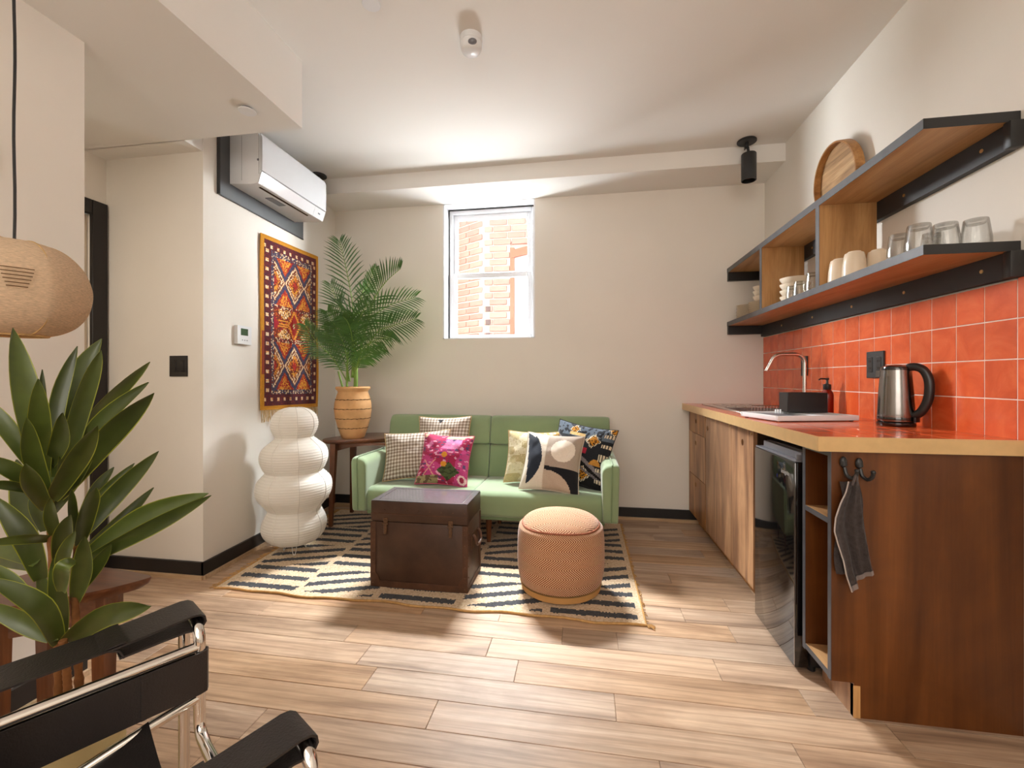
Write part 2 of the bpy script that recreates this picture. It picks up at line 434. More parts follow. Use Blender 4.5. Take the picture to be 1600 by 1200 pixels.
def wloc(o):
    p = Vector((0, 0, 0))
    while o: p += o.location; o = o.parent
    return p
def thing(name, label, cat, loc, group=None):
    o = bpy.data.objects.new(name, None); COL.objects.link(o); o.location = loc
    o.empty_display_size = 0.05
    return tag(o, label, cat, group)
def tag(o, label, cat, group=None):
    o['label'] = label; o['category'] = cat
    if group: o['group'] = group
    return o
def dup(root, loc, rotz=0.0, label=None, group=None, scale=1.0):
    def cp(o, par):
        c = o.copy(); COL.objects.link(c)
        if par: c.parent = par
        for ch in list(o.children): cp(ch, c)
        return c
    r = cp(root, None); r.location = loc; r.rotation_euler = (0, 0, rotz); r.scale = (scale,) * 3
    if label: r['label'] = label
    if group: r['group'] = group
    return r
def share(src, name, parent, loc):
    o = bpy.data.objects.new(name, src.data); COL.objects.link(o)
    if parent: o.parent = parent; o.location = Vector(loc) - wloc(parent)
    else: o.location = loc
    return o
def bez(pts, n):
    pts = [Vector(p) for p in pts]; out = []
    m = len(pts)
    for k in range(n + 1):
        t = k / n * (m - 1); i = min(int(t), m - 2); u = t - i
        p0 = pts[max(i - 1, 0)]; p1 = pts[i]; p2 = pts[i + 1]; p3 = pts[min(i + 2, m - 1)]
        out.append(0.5 * ((2 * p1) + (p2 - p0) * u + (2 * p0 - 5 * p1 + 4 * p2 - p3) * u * u + (3 * p1 - p0 - 3 * p2 + p3) * u ** 3))
    return out
def text(body, name, size, mat, parent, M, ext=0.0004):
    cu = bpy.data.curves.new(name, 'FONT'); cu.body = body; cu.size = size; cu.extrude = ext
    cu.align_x = 'CENTER'; cu.align_y = 'CENTER'; cu.resolution_u = 2
    t = bpy.data.objects.new(name + '_tmp', cu); COL.objects.link(t)
    dg = bpy.context.evaluated_depsgraph_get()
    me = bpy.data.meshes.new_from_object(t.evaluated_get(dg))
    bpy.data.objects.remove(t)
    me.transform(Matrix.Translation(-wloc(parent)) @ M)
    me.materials.clear(); me.materials.append(mat)
    o = bpy.data.objects.new(name, me); COL.objects.link(o); o.parent = parent
    return o
def struct(b, name, mat, loc=None):
    o = b.obj(name, mat, None, loc if loc is not None else (0, 0, 0)); o['kind'] = 'structure'; return o

# ------------------------------------------------------------------ the room
XR, YB, ZC, ZL = 1.341, 3.552, 2.685, 2.354
XN, XH = -1.836, -2.704            # near left wall, hall wall
YA = 2.116                         # alcove wall
def LWX(y): return -2.068 - 0.0543 * (y - 2.115)
WX0, WX1, WZ0, WZ1 = -1.166, -0.388, 1.432, 2.566

fl = struct(B().box(-2.9, 1.5, -2.6, 3.8, -0.12, -0.006), 'floor', MT['floor'])
rows = [1.190 + 0.1277 * k for k in range(-2, 19)]
ends = {0: [-1.1, -0.137, 0.9], 1: [-1.6, -1.04, 0.215, 1.1], 2: [-1.55, -0.49, 0.62], 3: [-1.7, -0.775, 0.105, 0.95], 4: [-1.9, -0.866, -0.25, 0.75],
        5: [-2.0, -0.993, -0.382, 0.5], 6: [-1.5, -0.089, 0.14, 1.0]}
ends = {k - 1: v for k, v in ends.items()}
rg = random.Random(5)
for i, y in enumerate(rows):
    y0, y1 = y, y + 0.1277
    if y1 > YB: y1 = YB - 0.001
    if y0 >= YB - 0.02: continue
    xs = [-2.70] + sorted(ends.get(i - 2 + 0, None) or [-2.0 + rg.uniform(-.4, .4), -1.0 + rg.uniform(-.35, .3), -0.1 + rg.uniform(-.3, .3), 0.7 + rg.uniform(-.3, .2)]) + [1.34]
    for a, b in zip(xs[:-1], xs[1:]):
        if b - a < 0.03: continue
        B().box(a + 0.0007, b - 0.0007, y0 + 0.0008, y1 - 0.0008, -0.006, 0.0, 0.0012, 1).obj('floor_plank', MT['floor'], fl, sharp=30)

# back wall with the window opening
b = B()
b.box(-2.35, WX0, YB, 3.75, 0, 2.9); b.box(WX1, 1.55, YB, 3.75, 0, 2.9)
b.box(WX0, WX1, YB, 3.75, 0, WZ0); b.box(WX0, WX1, YB, 3.75, WZ1, 2.9)
wb = struct(b, 'wall_back', MT['wall'])
b = B(); ext = (-4.2, WX0 - 0.01, WX1 + 0.01, 2.4)
b.box(ext[0], ext[1], 3.751, 3.79, -0.3, 2.9); b.box(ext[2], ext[3], 3.751, 3.79, -0.3, 2.9); b.box(ext[1], ext[2], 3.751, 3.79, -0.3, WZ0 - 0.01); b.box(ext[1], ext[2], 3.751, 3.79, WZ1 + 0.01, 2.9)
b.obj('bounce_blocker', plain('dark_bounce_blocker', S(70, 46, 38), 0.95, spec=0.1), wb)  # unseen dark skin, added to keep wall bounce off the brick house
struct(B().prism([(LWX(YA), YA), (LWX(3.6), 3.6), (-2.35, 3.6), (-2.35, YA)], 'z', 0, 2.8), 'wall_left', MT['wall'])
wr = struct(B().box(XR, 1.5, -2.6, 3.6, 0, 2.8), 'wall_right', MT['wall'])
struct(B().box(-2.85, -2.35, YA, YA + 0.14, 0, 2.6), 'wall_alcove', MT['wall'])
struct(B().box(-1.976, XN, -2.6, 1.361, 0, 2.6), 'wall_near', MT['wall'])
b = B(); b.box(-2.85, XH, -2.6, 1.1, 0, 2.6); b.box(-2.85, XH, 1.1, YA, 2.02, 2.6); b.box(-2.85, XH, 2.03, YA, 0, 2.02)
struct(b, 'wall_hall', MT['wall'])
struct(B().box(-2.85, 1.5, -2.72, -2.6, 0, 2.8), 'wall_front', MT['wall'])
struct(B().box(-2.3, 1.5, -2.6, 3.7, ZC, 2.86), 'ceiling', MT['ceil'])
struct(B().box(-2.2, XR + 0.01, 3.208, YB + 0.01, 2.565, ZC + 0.01), 'trim_1', MT['ceil'])                 # dropped soffit over the window wall
b = B(); b.box(-2.85, -1.391, -2.6, 2.004, ZL, ZC + 0.01); b.box(-2.85, -2.072, 2.0, YA + 0.01, ZL, ZC + 0.01)
struct(b, 'trim_2', MT['ceil'])                                                                       # dropped ceiling over the hall side

def skirting(name, p0, p1, nrm):
    (x0, y0), (x1, y1) = p0, p1
    def poly(t): return [(x0, y0), (x1, y1), (x1 + nrm[0] * t, y1 + nrm[1] * t), (x0 + nrm[0] * t, y0 + nrm[1] * t)]
    o = struct(B().prism(poly(0.014), 'z', 0.018, 0.092), name, MT['black'])
    B().prism(poly(0.026), 'z', 0.0, 0.0215).obj('shoe_moulding', MT['shoe'], o, label='pale oak strip along the foot of the black baseboard')
skirting('baseboard_back', (-2.14, YB), (0.87, YB), (0, -1))
skirting('baseboard_left', (LWX(YA - 0.014) + 0.0005, YA - 0.014), (LWX(YB) + 0.0005, YB), (1, 0))
skirting('baseboard_alcove', (XH, YA), (-2.054, YA), (0, -1))
skirting('baseboard_near', (XN, -2.5), (XN, 1.361), (1, 0))
skirting('baseboard_hall', (XH, YA), (XH, 2.114), (1, 0))

# hall door with black casing
d = thing('door_1', 'hall door with black casing half hidden behind the near left wall', 'door', (XH, 1.6, 0)); d['kind'] = 'structure'
del d['category']
B().box(XH, XH + 0.022, 2.028, 2.108, 0, 2.093, 0.003, 1).obj('casing', MT['black'], d)
B().box(XH, XH + 0.022, 1.02, 2.028, 2.011, 2.093, 0.003, 1).obj('casing', MT['black'], d)
B().box(XH, XH + 0.022, 1.02, 1.10, 0, 2.011, 0.003, 1).obj('casing', MT['black'], d)
B().box(XH - 0.05, XH - 0.012, 1.101, 2.028, 0.01, 2.01, 0.002, 1).obj('door_leaf', plain('door_paint', S(206, 192, 170), 0.5), d, label='beige painted door leaf')

# ------------------------------------------------------------------ the window
w = thing('window_1', 'white double hung sash window', 'window', ((WX0 + WX1) / 2, 3.69, WZ0)); w['kind'] = 'structure'; del w['category']
def frame(x0, x1, z0, z1, y0, y1, t, tb=None, tt=None):
    tb = tb or t; tt = tt or t
    return B().box(x0, x0 + t, y0, y1, z0, z1, 0.003, 1).box(x1 - t, x1, y0, y1, z0, z1, 0.003, 1).box(x0 + t, x1 - t, y0, y1, z0, z0 + tb, 0.003, 1).box(x0 + t, x1 - t, y0, y1, z1 - tt, z1, 0.003, 1)
B().box(WX0, WX0 + 0.012, YB + 0.002, 3.69, WZ0, WZ1).obj('reveal_lining', MT['vinyl'], w)
B().box(WX0, WX1, YB + 0.002, 3.69, WZ1 - 0.006, WZ1).obj('reveal_lining', MT['vinyl'], w)
B().box(WX1 - 0.012, WX1, YB + 0.002, 3.69, WZ0, WZ1).obj('reveal_lining', MT['vinyl'], w)
B().box(WX0, WX1, YB + 0.002, 3.69, WZ0, WZ0 + 0.008).obj('sill', MT['vinyl'], w)
frame(WX0 + 0.018, WX1 - 0.014, WZ0 + 0.01, WZ1 - 0.012, 3.68, 3.74, 0.030).obj('outer_frame', MT['vinyl'], w)
us = frame(-1.118, -0.432, 1.985, 2.525, 3.712, 3.735, 0.036, 0.03, 0.045).obj('upper_sash', MT['vinyl'], w)
B().box(-1.086, -0.464, 3.721, 3.724, 2.01, 2.485).obj('pane', MT['glass'], us, label='upper window pane')
lsash = frame(-1.125, -0.425, 1.445, 2.012, 3.686, 3.711, 0.040, 0.03, 0.045).obj('lower_sash', MT['vinyl'], w)
B().box(-1.09, -0.46, 3.697, 3.700, 1.47, 1.972).obj('pane', MT['glass'], lsash, label='lower window pane')
B().box(WX0 + 0.0125, WX0 + 0.018, 3.665, 3.69, WZ0 + 0.008, WZ1 - 0.006).box(WX0 + 0.0125, WX1 - 0.012, 3.665, 3.69, WZ1 - 0.012, WZ1 - 0.0062).obj('gasket', MT['blackplastic'], w, label='thin black gasket line round the frame')

# ------------------------------------------------------------------ neighbouring brick house outside
YF = 4.75
hs = thing('brick_house', 'sunlit pale red brick house seen through the window', 'building', (-0.9, YF, -0.3))
b = B(); b.box(-1.095, 0.8, YF + 0.02, YF + 0.3, -0.3, 3.4)
b.box(-1.085, -0.79, YF + 0.001, YF + 0.02, -0.3, 3.4); b.box(-0.79, 0.6, YF + 0.001, YF + 0.02, 2.60, 3.4)
b.obj('wall', MT['mortar'], hs, label='right hand brick face in mortar')
ang = math.radians(148)
dx, dy = math.cos(ang), math.sin(ang)
c0 = Vector((-1.085, YF, 0))
def lp(t, n_, z): return (c0.x + dx * t + dy * n_, c0.y + dy * t - dx * n_, z)
q = [lp(0, -0.005, -0.3), lp(1.6, -0.005, -0.3), lp(1.6, 0.3, -0.3), lp(0, 0.3, -0.3)]
b = B(); r0 = [b.v(p) for p in q]; r1 = [b.v((p[0], p[1], 3.4)) for p in q]
for i in range(4): b.face([r0[i], r0[(i + 1) % 4], r1[(i + 1) % 4], r1[i]])
b.face(r0[::-1]); b.face(r1); b.obj('wall', MT['mortar'], hs, label='left hand brick face turning away')
bs = {}
def brick_mesh(L):
    key = round(L, 3)
    if key not in bs:
        o = B().box(-L / 2, L / 2, -0.02, 0.02, -0.0285, 0.0285, 0.004, 1)
        me = bpy.data.meshes.new('brick'); o.bm.to_mesh(me); o.bm.free(); me.materials.append(MT['brickpaint']); bs[key] = me
    return bs[key]
def brick(x, y, z, L, rz, dark=False):
    o = bpy.data.objects.new('brick', brick_mesh(L)); COL.objects.link(o); o.parent = hs
    o.location = Vector((x, y, z)) - hs.location; o.rotation_euler = (0, 0, rz)
    if dark:
        o.material_slots[0].link = 'OBJECT'; o.material_slots[0].material = MT['brickshade']
rb = random.Random(2)
for k in range(25):
    z = 1.36 + k * 0.073
    x = -1.083 + (0.0 if k % 2 else 0.055)
    lim = -0.79 if z < 2.53 else 0.0
    first = True
    while x < lim - 0.03:
        L = 0.10 if first and k % 2 else 0.205
        L = min(L, lim - x)
        if L > 0.04: brick(x + L / 2, YF + 0.008 - rb.uniform(0, .006), z, L - 0.012, 0)
        x += L; first = False
    t = 0.012 + (0.055 if k % 2 else 0.0)
    while t < 0.78:
        L = 0.205
        p = lp(t + L / 2, -0.002 + rb.uniform(0, .006), z)
        brick(p[0], p[1], p[2], L - 0.012, ang)
        t += L
    if k < 9:  # dark bricks stand for the shaded notches at the corner
        if k % 2: brick(-1.035, YF + 0.002, z, 0.06, 0, True)
        else:
            p = lp(0.05, 0.004, z); brick(p[0], p[1], p[2], 0.06, ang, True)
# arched window of the house
wn = B().box(-0.79, -0.745, YF - 0.02, YF + 0.05, 1.2, 2.53).obj('window_frame', MT['orangewood'], hs)
b = B(); n = 12
pts = [(-0.79 + 0.75 * i / n, 2.50 + 0.10 * math.sin(PI * i / n * 0.5)) for i in range(n + 1)]
b.prism(pts + [(p[0], p[1] - 0.085) for p in reversed(pts)], 'y', YF - 0.025, YF + 0.05)
b.obj('arched_lintel', MT['orangewood'], hs)
bl = B().box(-0.745, 0.1, YF + 0.004, YF + 0.019, 1.2, 2.52).obj('shutter', MT['vinyl'], hs)
for k in range(36):
    B().box(-0.655, 0.05, YF - 0.006, YF + 0.004, 1.36 + k * 0.026, 1.378 + k * 0.026).obj('slat', MT['vinyl'], bl)
B().box(-3.5, 2.5, 3.75, 7.0, -0.4, -0.3).obj('yard_ground', plain('grey_paving', S(110, 106, 102), 0.9), None)
g = bpy.data.objects['yard_ground']; g['kind'] = 'structure'; g.name = 'paved_yard'  # unseen yard paving, kept for the light it bounces
# ---- plant geometry, world coordinates in metres
LEAVES= [([-1.17, 0.792, 0.855], [-1.222, 0.796, 1.031], [-1.268, 0.796, 1.215], 0.0537), ([-1.191, 0.801, 0.881], [-1.126, 0.751, 0.995], [-1.08, 0.718, 1.1], 0.0386), ([-1.18, 0.796, 0.961], [-1.229, 0.824, 1.029], [-1.258, 0.844, 1.122], 0.0185), ([-1.177, 0.806, 0.88], [-1.195, 0.833, 1.051], [-1.176, 0.857, 1.177], 0.0315), ([-1.161, 0.809, 0.88], [-1.215, 0.873, 1.072], [-1.196, 0.925, 1.201], 0.0488), ([-1.129, 0.792, 0.892], [-1.112, 0.819, 1.045], [-1.086, 0.839, 1.165], 0.0421), ([-1.142, 0.788, 0.858], [-1.117, 0.852, 1.013], [-1.033, 0.907, 1.141], 0.042), ([-1.179, 0.815, 0.842], [-1.092, 0.841, 0.997], [-0.99, 0.866, 1.092], 0.0376), ([-1.149, 0.796, 0.837], [-1.012, 0.794, 0.972], [-0.898, 0.797, 1.07], 0.0509), ([-1.159, 0.794, 0.831], [-1.024, 0.743, 0.93], [-0.928, 0.71, 1.009], 0.0424), ([-1.19, 0.82, 0.797], [-1.098, 0.804, 0.891], [-1.04, 0.793, 0.964], 0.032), ([-1.179, 0.8, 0.839], [-1.136, 0.746, 0.935], [-1.099, 0.712, 1.022], 0.0342), ([-1.194, 0.813, 0.9], [-1.083, 0.758, 0.968], [-1.023, 0.719, 1.032], 0.0347), ([-1.199, 0.797, 0.889], [-1.233, 0.761, 0.999], [-1.278, 0.734, 1.075], 0.0342), ([-1.207, 0.802, 0.851], [-1.202, 0.755, 0.904], [-1.226, 0.718, 0.941], 0.0345), ([-1.183, 0.786, 0.852], [-1.146, 0.719, 0.881], [-1.145, 0.671, 0.898], 0.0225), ([-1.187, 0.805, 0.808], [-1.114, 0.732, 0.882], [-1.059, 0.684, 0.937], 0.0344), ([-1.232, 0.808, 0.733], [-1.328, 0.853, 0.811], [-1.394, 0.883, 0.899], 0.0493), ([-1.114, 0.813, 0.745], [-1.066, 0.851, 0.83], [-0.984, 0.885, 0.93], 0.0429), ([-1.126, 0.82, 0.764], [-1.149, 0.877, 0.835], [-1.149, 0.917, 0.881], 0.0259), ([-1.116, 0.818, 0.779], [-1.111, 0.868, 0.831], [-1.076, 0.906, 0.895], 0.0288), ([-1.098, 0.797, 0.759], [-1.071, 0.771, 0.817], [-1.05, 0.754, 0.871], 0.0196), ([-1.11, 0.823, 0.71], [-1.097, 0.886, 0.754], [-1.053, 0.934, 0.83], 0.0317), ([-1.097, 0.818, 0.701], [-0.995, 0.859, 0.783], [-0.862, 0.897, 0.833], 0.0516), ([-1.081, 0.809, 0.7], [-0.95, 0.83, 0.768], [-0.813, 0.853, 0.842], 0.0368), ([-1.088, 0.797, 0.738], [-1.032, 0.77, 0.819], [-0.987, 0.753, 0.877], 0.0364), ([-1.136, 0.823, 0.596], [-1.037, 0.766, 0.699], [-0.98, 0.727, 0.786], 0.0391), ([-1.111, 0.811, 0.625], [-1.059, 0.808, 0.687], [-1.017, 0.806, 0.739], 0.0285), ([-1.165, 0.812, 0.678], [-1.086, 0.764, 0.764], [-1.024, 0.734, 0.825], 0.0346), ([-1.178, 0.817, 0.733], [-1.118, 0.766, 0.803], [-1.072, 0.733, 0.857], 0.0261), ([-1.205, 0.806, 0.649], [-1.209, 0.781, 0.751], [-1.257, 0.757, 0.847], 0.0461), ([-1.18, 0.818, 0.737], [-1.15, 0.738, 0.767], [-1.16, 0.68, 0.778], 0.0232), ([-1.198, 0.794, 0.69], [-1.297, 0.808, 0.704], [-1.389, 0.814, 0.711], 0.0341), ([-1.215, 0.808, 0.672], [-1.333, 0.837, 0.666], [-1.451, 0.85, 0.659], 0.0289), ([-1.152, 0.803, 0.511], [-1.121, 0.748, 0.624], [-1.176, 0.698, 0.703], 0.0427), ([-1.193, 0.817, 0.51], [-1.249, 0.795, 0.56], [-1.323, 0.775, 0.601], 0.0436), ([-1.167, 0.819, 0.494], [-1.144, 0.798, 0.607], [-1.137, 0.783, 0.71], 0.0377), ([-1.147, 0.79, 0.524], [-1.195, 0.807, 0.592], [-1.229, 0.817, 0.679], 0.0281), ([-1.121, 0.796, 0.523], [-0.985, 0.769, 0.605], [-0.86, 0.757, 0.642], 0.0534), ([-1.193, 0.787, 0.588], [-1.257, 0.789, 0.638], [-1.324, 0.786, 0.688], 0.0367), ([-1.165, 0.822, 0.644], [-1.109, 0.783, 0.715], [-1.048, 0.76, 0.781], 0.032), ([-1.183, 0.798, 0.761], [-1.234, 0.82, 0.794], [-1.276, 0.834, 0.826], 0.0285)]
BENT= [[-0.981, 0.712, 0.744], [-0.969, 0.683, 0.744], [-1.0, 0.689, 0.723], [-1.032, 0.724, 0.673]]
STEMS= [[[-1.155, 0.805, 0.382], [-1.158, 0.805, 0.503], [-1.166, 0.803, 0.66], [-1.177, 0.802, 0.831]], [[-1.132, 0.829, 0.382], [-1.137, 0.828, 0.505], [-1.13, 0.819, 0.612], [-1.113, 0.812, 0.731]], [[-1.112, 0.792, 0.41], [-1.115, 0.791, 0.473], [-1.111, 0.782, 0.535]]]
FRONDS= [([[-1.739, 3.061, 1.109], [-1.729, 3.079, 1.553], [-1.795, 3.085, 1.934], [-1.857, 3.092, 2.158]], 0.144, 2), ([[-1.735, 3.061, 1.109], [-1.716, 3.047, 1.549], [-1.802, 3.017, 1.622], [-1.867, 2.989, 1.804]], 0.12, 2), ([[-1.706, 3.066, 1.349], [-1.702, 3.134, 1.727], [-1.686, 3.204, 1.829], [-1.653, 3.277, 1.996]], 0.072, 2), ([[-1.687, 3.069, 1.253], [-1.567, 3.055, 1.661], [-1.458, 3.039, 1.815], [-1.332, 3.025, 1.91]], 0.156, 1), ([[-1.687, 3.069, 1.205], [-1.656, 3.108, 1.497], [-1.508, 3.166, 1.658], [-1.303, 3.233, 1.738]], 0.144, 2), ([[-1.706, 3.066, 1.157], [-1.54, 3.042, 1.43], [-1.388, 3.016, 1.491], [-1.203, 2.996, 1.535]], 0.132, 2), ([[-1.773, 3.055, 1.08], [-1.858, 3.008, 1.251], [-1.951, 2.959, 1.363], [-2.022, 2.913, 1.491]], 0.108, 2), ([[-1.763, 3.057, 1.08], [-1.746, 2.992, 1.297], [-1.774, 2.92, 1.459], [-1.803, 2.848, 1.573]], 0.132, 2), ([[-1.725, 3.063, 1.109], [-1.662, 3.023, 1.222], [-1.572, 2.987, 1.272], [-1.447, 2.956, 1.315]], 0.084, 2), ([[-1.725, 3.063, 1.157], [-1.691, 2.984, 1.39], [-1.674, 2.902, 1.496], [-1.669, 2.819, 1.539]], 0.12, 2), ([[-1.716, 3.064, 1.109], [-1.618, 2.979, 1.295], [-1.478, 2.9, 1.37], [-1.327, 2.824, 1.388]], 0.132, 2), ([[-1.749, 3.059, 1.08], [-1.8, 3.085, 1.206], [-1.886, 3.104, 1.364], [-1.997, 3.12, 1.475]], 0.12, 2), ([[-1.725, 3.063, 1.109], [-1.672, 3.004, 1.391], [-1.619, 2.945, 1.523], [-1.514, 2.895, 1.65]], 0.12, 2), ([[-1.735, 3.061, 1.109], [-1.766, 3.107, 1.328], [-1.865, 3.141, 1.456], [-1.942, 3.18, 1.536]], 0.132, 2)]
CANES= [[[-1.7, 3.047, 1.042], [-1.696, 3.047, 1.166], [-1.71, 3.045, 1.347]], [[-1.773, 3.055, 1.041], [-1.773, 3.055, 1.157], [-1.763, 3.057, 1.349]], [[-1.812, 3.069, 1.051], [-1.856, 3.072, 1.157]]]
# ------------------------------------------------------------------ kitchen: base cabinets
XF, YE = 0.800, 1.586
TK = 0.866                                            # toe kick face
cd = thing('drawer_cabinet', 'base cabinet of three stacked wooden drawers with finger holes in the far corner', 'cabinet', (1.07, 3.32, 0))
def carcass(y0, y1, parent):
    b = B(); b.box(XF + 0.021, XR - 0.004, y0, y0 + 0.016, 0.09, 0.862); b.box(XF + 0.021, XR - 0.004, y1 - 0.016, y1, 0.09, 0.862)
    b.box(XF + 0.021, XR - 0.004, y0 + 0.016, y1 - 0.016, 0.09, 0.106); b.box(XR - 0.016, XR - 0.004, y0 + 0.016, y1 - 0.016, 0.106, 0.862)
    b.obj('carcass', MT['groove'], parent)
    B().box(TK, TK + 0.016, y0, y1, 0, 0.09).obj('toe_kick', MT['cab'], parent)
def front(name, y0, y1, z0, z1, parent, hole):
    """veneer front with a round finger hole: a plate cut as a ring of quads round the hole"""
    hy, hz = hole; r = 0.0165; b = B(); n = 24
    outer, inner = [], []
    for k in range(n):
        a = 2 * PI * k / n + PI / n; ca, sa = math.cos(a), math.sin(a)
        inner.append((hy + r * ca, hz + r * sa))
        t = min(((y1 - hy) / ca if ca > 0 else (y0 - hy) / ca) if abs(ca) > 1e-6 else 9, ((z1 - hz) / sa if sa > 0 else (z0 - hz) / sa) if abs(sa) > 1e-6 else 9)
        outer.append((hy + t * ca, hz + t * sa))
    for cy, cz in ((y0, z0), (y0, z1), (y1, z0), (y1, z1)):     # pull the nearest ring point into each corner
        k = min(range(n), key=lambda i: (outer[i][0] - cy) ** 2 + (outer[i][1] - cz) ** 2); outer[k] = (cy, cz)
    A = [b.v((XF, p[0], p[1])) for p in outer]; I = [b.v((XF, p[0], p[1])) for p in inner]
    A2 = [b.v((XF + 0.018, p[0], p[1])) for p in outer]; I2 = [b.v((XF + 0.018, p[0], p[1])) for p in inner]
    for k in range(n):
        j = (k + 1) % n
        b.face([A[k], A[j], I[j], I[k]]); b.face([A2[j], A2[k], I2[k], I2[j]])
        b.face([A[j], A[k], A2[k], A2[j]]); b.face([I[k], I[j], I2[j], I2[k]])
    o = b.obj(name, MT['cab'], parent)
    return o
carcass(3.086, 3.545, cd)
front('drawer', 3.092, 3.545, 0.7085, 0.858, cd, (3.335, 0.795))
front('drawer', 3.092, 3.545, 0.398, 0.7045, cd, (3.343, 0.637))
front('drawer', 3.092, 3.545, 0.096, 0.394, cd, (3.343, 0.337))
cb = thing('door_cabinet', 'base cabinet with two tall wooden doors beside the black fridge', 'cabinet', (1.07, 2.67, 0))
carcass(2.25, 3.080, cb)
front('door', 2.574, 3.081, 0.096, 0.858, cb, (3.037, 0.777))
front('door', 2.254, 2.570, 0.096, 0.858, cb, (2.399, 0.776))
for y, z in ((2.60, 0.84), (2.275, 0.835), (3.065, 0.84)):
    B().cyl((XF - 0.003, y, z), 0.006, 0.003, 'x', 12).obj('screw', MT['brass'], cb)

ce = thing('end_cabinet', 'open end cabinet with black edged shelves and dark stained side panel', 'cabinet', (1.07, 1.68, 0))
b = B()
b.prism([(XF, 0.113), (TK, 0.113), (TK, 0.0), (XR - 0.004, 0.0), (XR - 0.004, 0.862), (XF, 0.862)], 'y', YE, YE + 0.018)
b.obj('side_panel', MT['endpanel'], ce)
B().box(XF - 0.0015, XF + 0.0005, YE - 0.0008, YE + 0.0185, 0.113, 0.862).obj('edge_strip', MT['slate'], ce)
B().box(XF, XR - 0.004, 1.755, 1.773, 0.113, 0.862).obj('inner_panel', MT['endpanel'], ce)
B().box(XF - 0.0015, XF + 0.0005, 1.7545, 1.7735, 0.113, 0.862).obj('edge_strip', MT['slate'], ce)
B().box(XR - 0.012, XR - 0.004, YE + 0.018, 1.755, 0.113, 0.862).obj('back_panel', MT['endpanel'], ce)
for z in (0.117, 0.622):
    s = B().box(XF + 0.001, XR - 0.012, YE + 0.018, 1.755, z, z + 0.018).obj('shelf', MT['shelfwood'], ce)
    B().box(XF - 0.001, XF + 0.001, YE + 0.0185, 1.7545, z, z + 0.018).obj('edge_strip', MT['slate'], s)
B().box(XF - 0.001, XF + 0.019, YE + 0.018, 1.755, 0.845, 0.862).obj('top_rail', MT['slate'], ce)
B().box(TK, TK + 0.018, YE + 0.0005, 1.775, 0, 0.105).obj('toe_kick', MT['cab'], ce)
B().box(TK - 0.0012, TK + 0.019, YE - 0.0012, YE + 0.0004, 0, 0.104).obj('ply_edge', MT['edgeply'], ce, label='pale plywood edge of the toe kick')
for i, (x, z) in enumerate(((0.833, 0.818), (0.879, 0.815))):
    h = B().tube([(x, YE - 0.004, z + 0.016), (x + 0.002, YE - 0.005, z)], 0.010, 10).tube(bez([(x + 0.003, YE - 0.006, z - 0.005), (x + 0.006, YE - 0.012, z - 0.028), (x + 0.014, YE - 0.026, z - 0.036), (x + 0.020, YE - 0.036, z - 0.026), (x + 0.021, YE - 0.040, z - 0.012)], 12), 0.0058, 8)
    h.sphere((x, YE - 0.005, z + 0.012), (0.0115, 0.008, 0.018), 12, 8).sphere((x + 0.021, YE - 0.040, z - 0.010), 0.0072, 10, 8)
    h.obj('hook', MT['blackmetal'], ce, label='black iron coat hook')

# countertop
YC0 = 1.566
ct = thing('countertop', 'orange tiled kitchen countertop with a gold edge band', 'countertop', (1.045, 2.55, 0.866))
SX0, SX1, SY0, SY1 = 0.865, 1.245, 2.50, 3.38          # hole for the sink
b = B()
b.box(0.754, SX0, YC0 + 0.002, YB - 0.002, 0.866, 0.9105); b.box(SX1, XR - 0.002, YC0 + 0.002, YB - 0.002, 0.866, 0.9105)
b.box(SX0, SX1, YC0 + 0.002, SY0, 0.866, 0.9105); b.box(SX0, SX1, SY1, YB - 0.002, 0.866, 0.9105)
b.obj('slab', MT['grout'], ct)
B().box(0.750, 0.754, YC0, YB - 0.002, 0.865, 0.9125).obj('edge_band', MT['edgeband'], ct)
B().box(0.7505, XR - 0.002, YC0 - 0.003, YC0 + 0.002, 0.865, 0.9125).obj('edge_band', MT['edgeband'], ct)
def tile_me(w_, h_, nm_='tile'):
    o = B().box(-w_ / 2, w_ / 2, -h_ / 2, h_ / 2, -0.006, 0, 0.0010, 1)
    bmesh.ops.recalc_face_normals(o.bm, faces=o.bm.faces)
    me = bpy.data.meshes.new(nm_); o.bm.to_mesh(me); o.bm.free(); me.materials.append(MT['tile']); return me
tm = {}
def put_tile(parent, cx, cy, cz, w_, h_, rot):
    k = (round(w_, 3), round(h_, 3))
    if k not in tm: tm[k] = tile_me(*k)
    o = bpy.data.objects.new('tile', tm[k]); COL.objects.link(o); o.parent = parent
    o.location = Vector((cx, cy, cz)) - wloc(parent); o.rotation_euler = rot
TP = 0.1135
y = YC0 + 0.004
while y < YB - 0.03:
    y2 = min(y + TP, YB - 0.004); x = 0.756
    while x < XR - 0.02:
        x2 = min(x + 0.127, XR - 0.012)
        segs = [(x, x2, y, y2)]
        if x < SX1 - 0.012 and x2 > SX0 + 0.012 and y < SY1 - 0.012 and y2 > SY0 + 0.012:
            segs = []
            if y < SY0 - 0.012: segs.append((x, x2, y, SY0 - 0.014))
            if y2 > SY1 + 0.024: segs.append((x, x2, SY1 + 0.014, y2))
            ya, yb = max(y, SY0 - 0.014), min(y2, SY1 + 0.014)
            if x < SX0 - 0.02: segs.append((x, SX0 - 0.014, ya, yb))
            if x2 > SX1 + 0.024: segs.append((SX1 + 0.014, x2, ya, yb))
        for a, b2, c, d2 in segs:
            put_tile(ct, (a + b2) / 2, (c + d2) / 2, 0.912, b2 - a - 0.0036, d2 - c - 0.0036, (0, 0, 0))
        x = x2
    y = y2

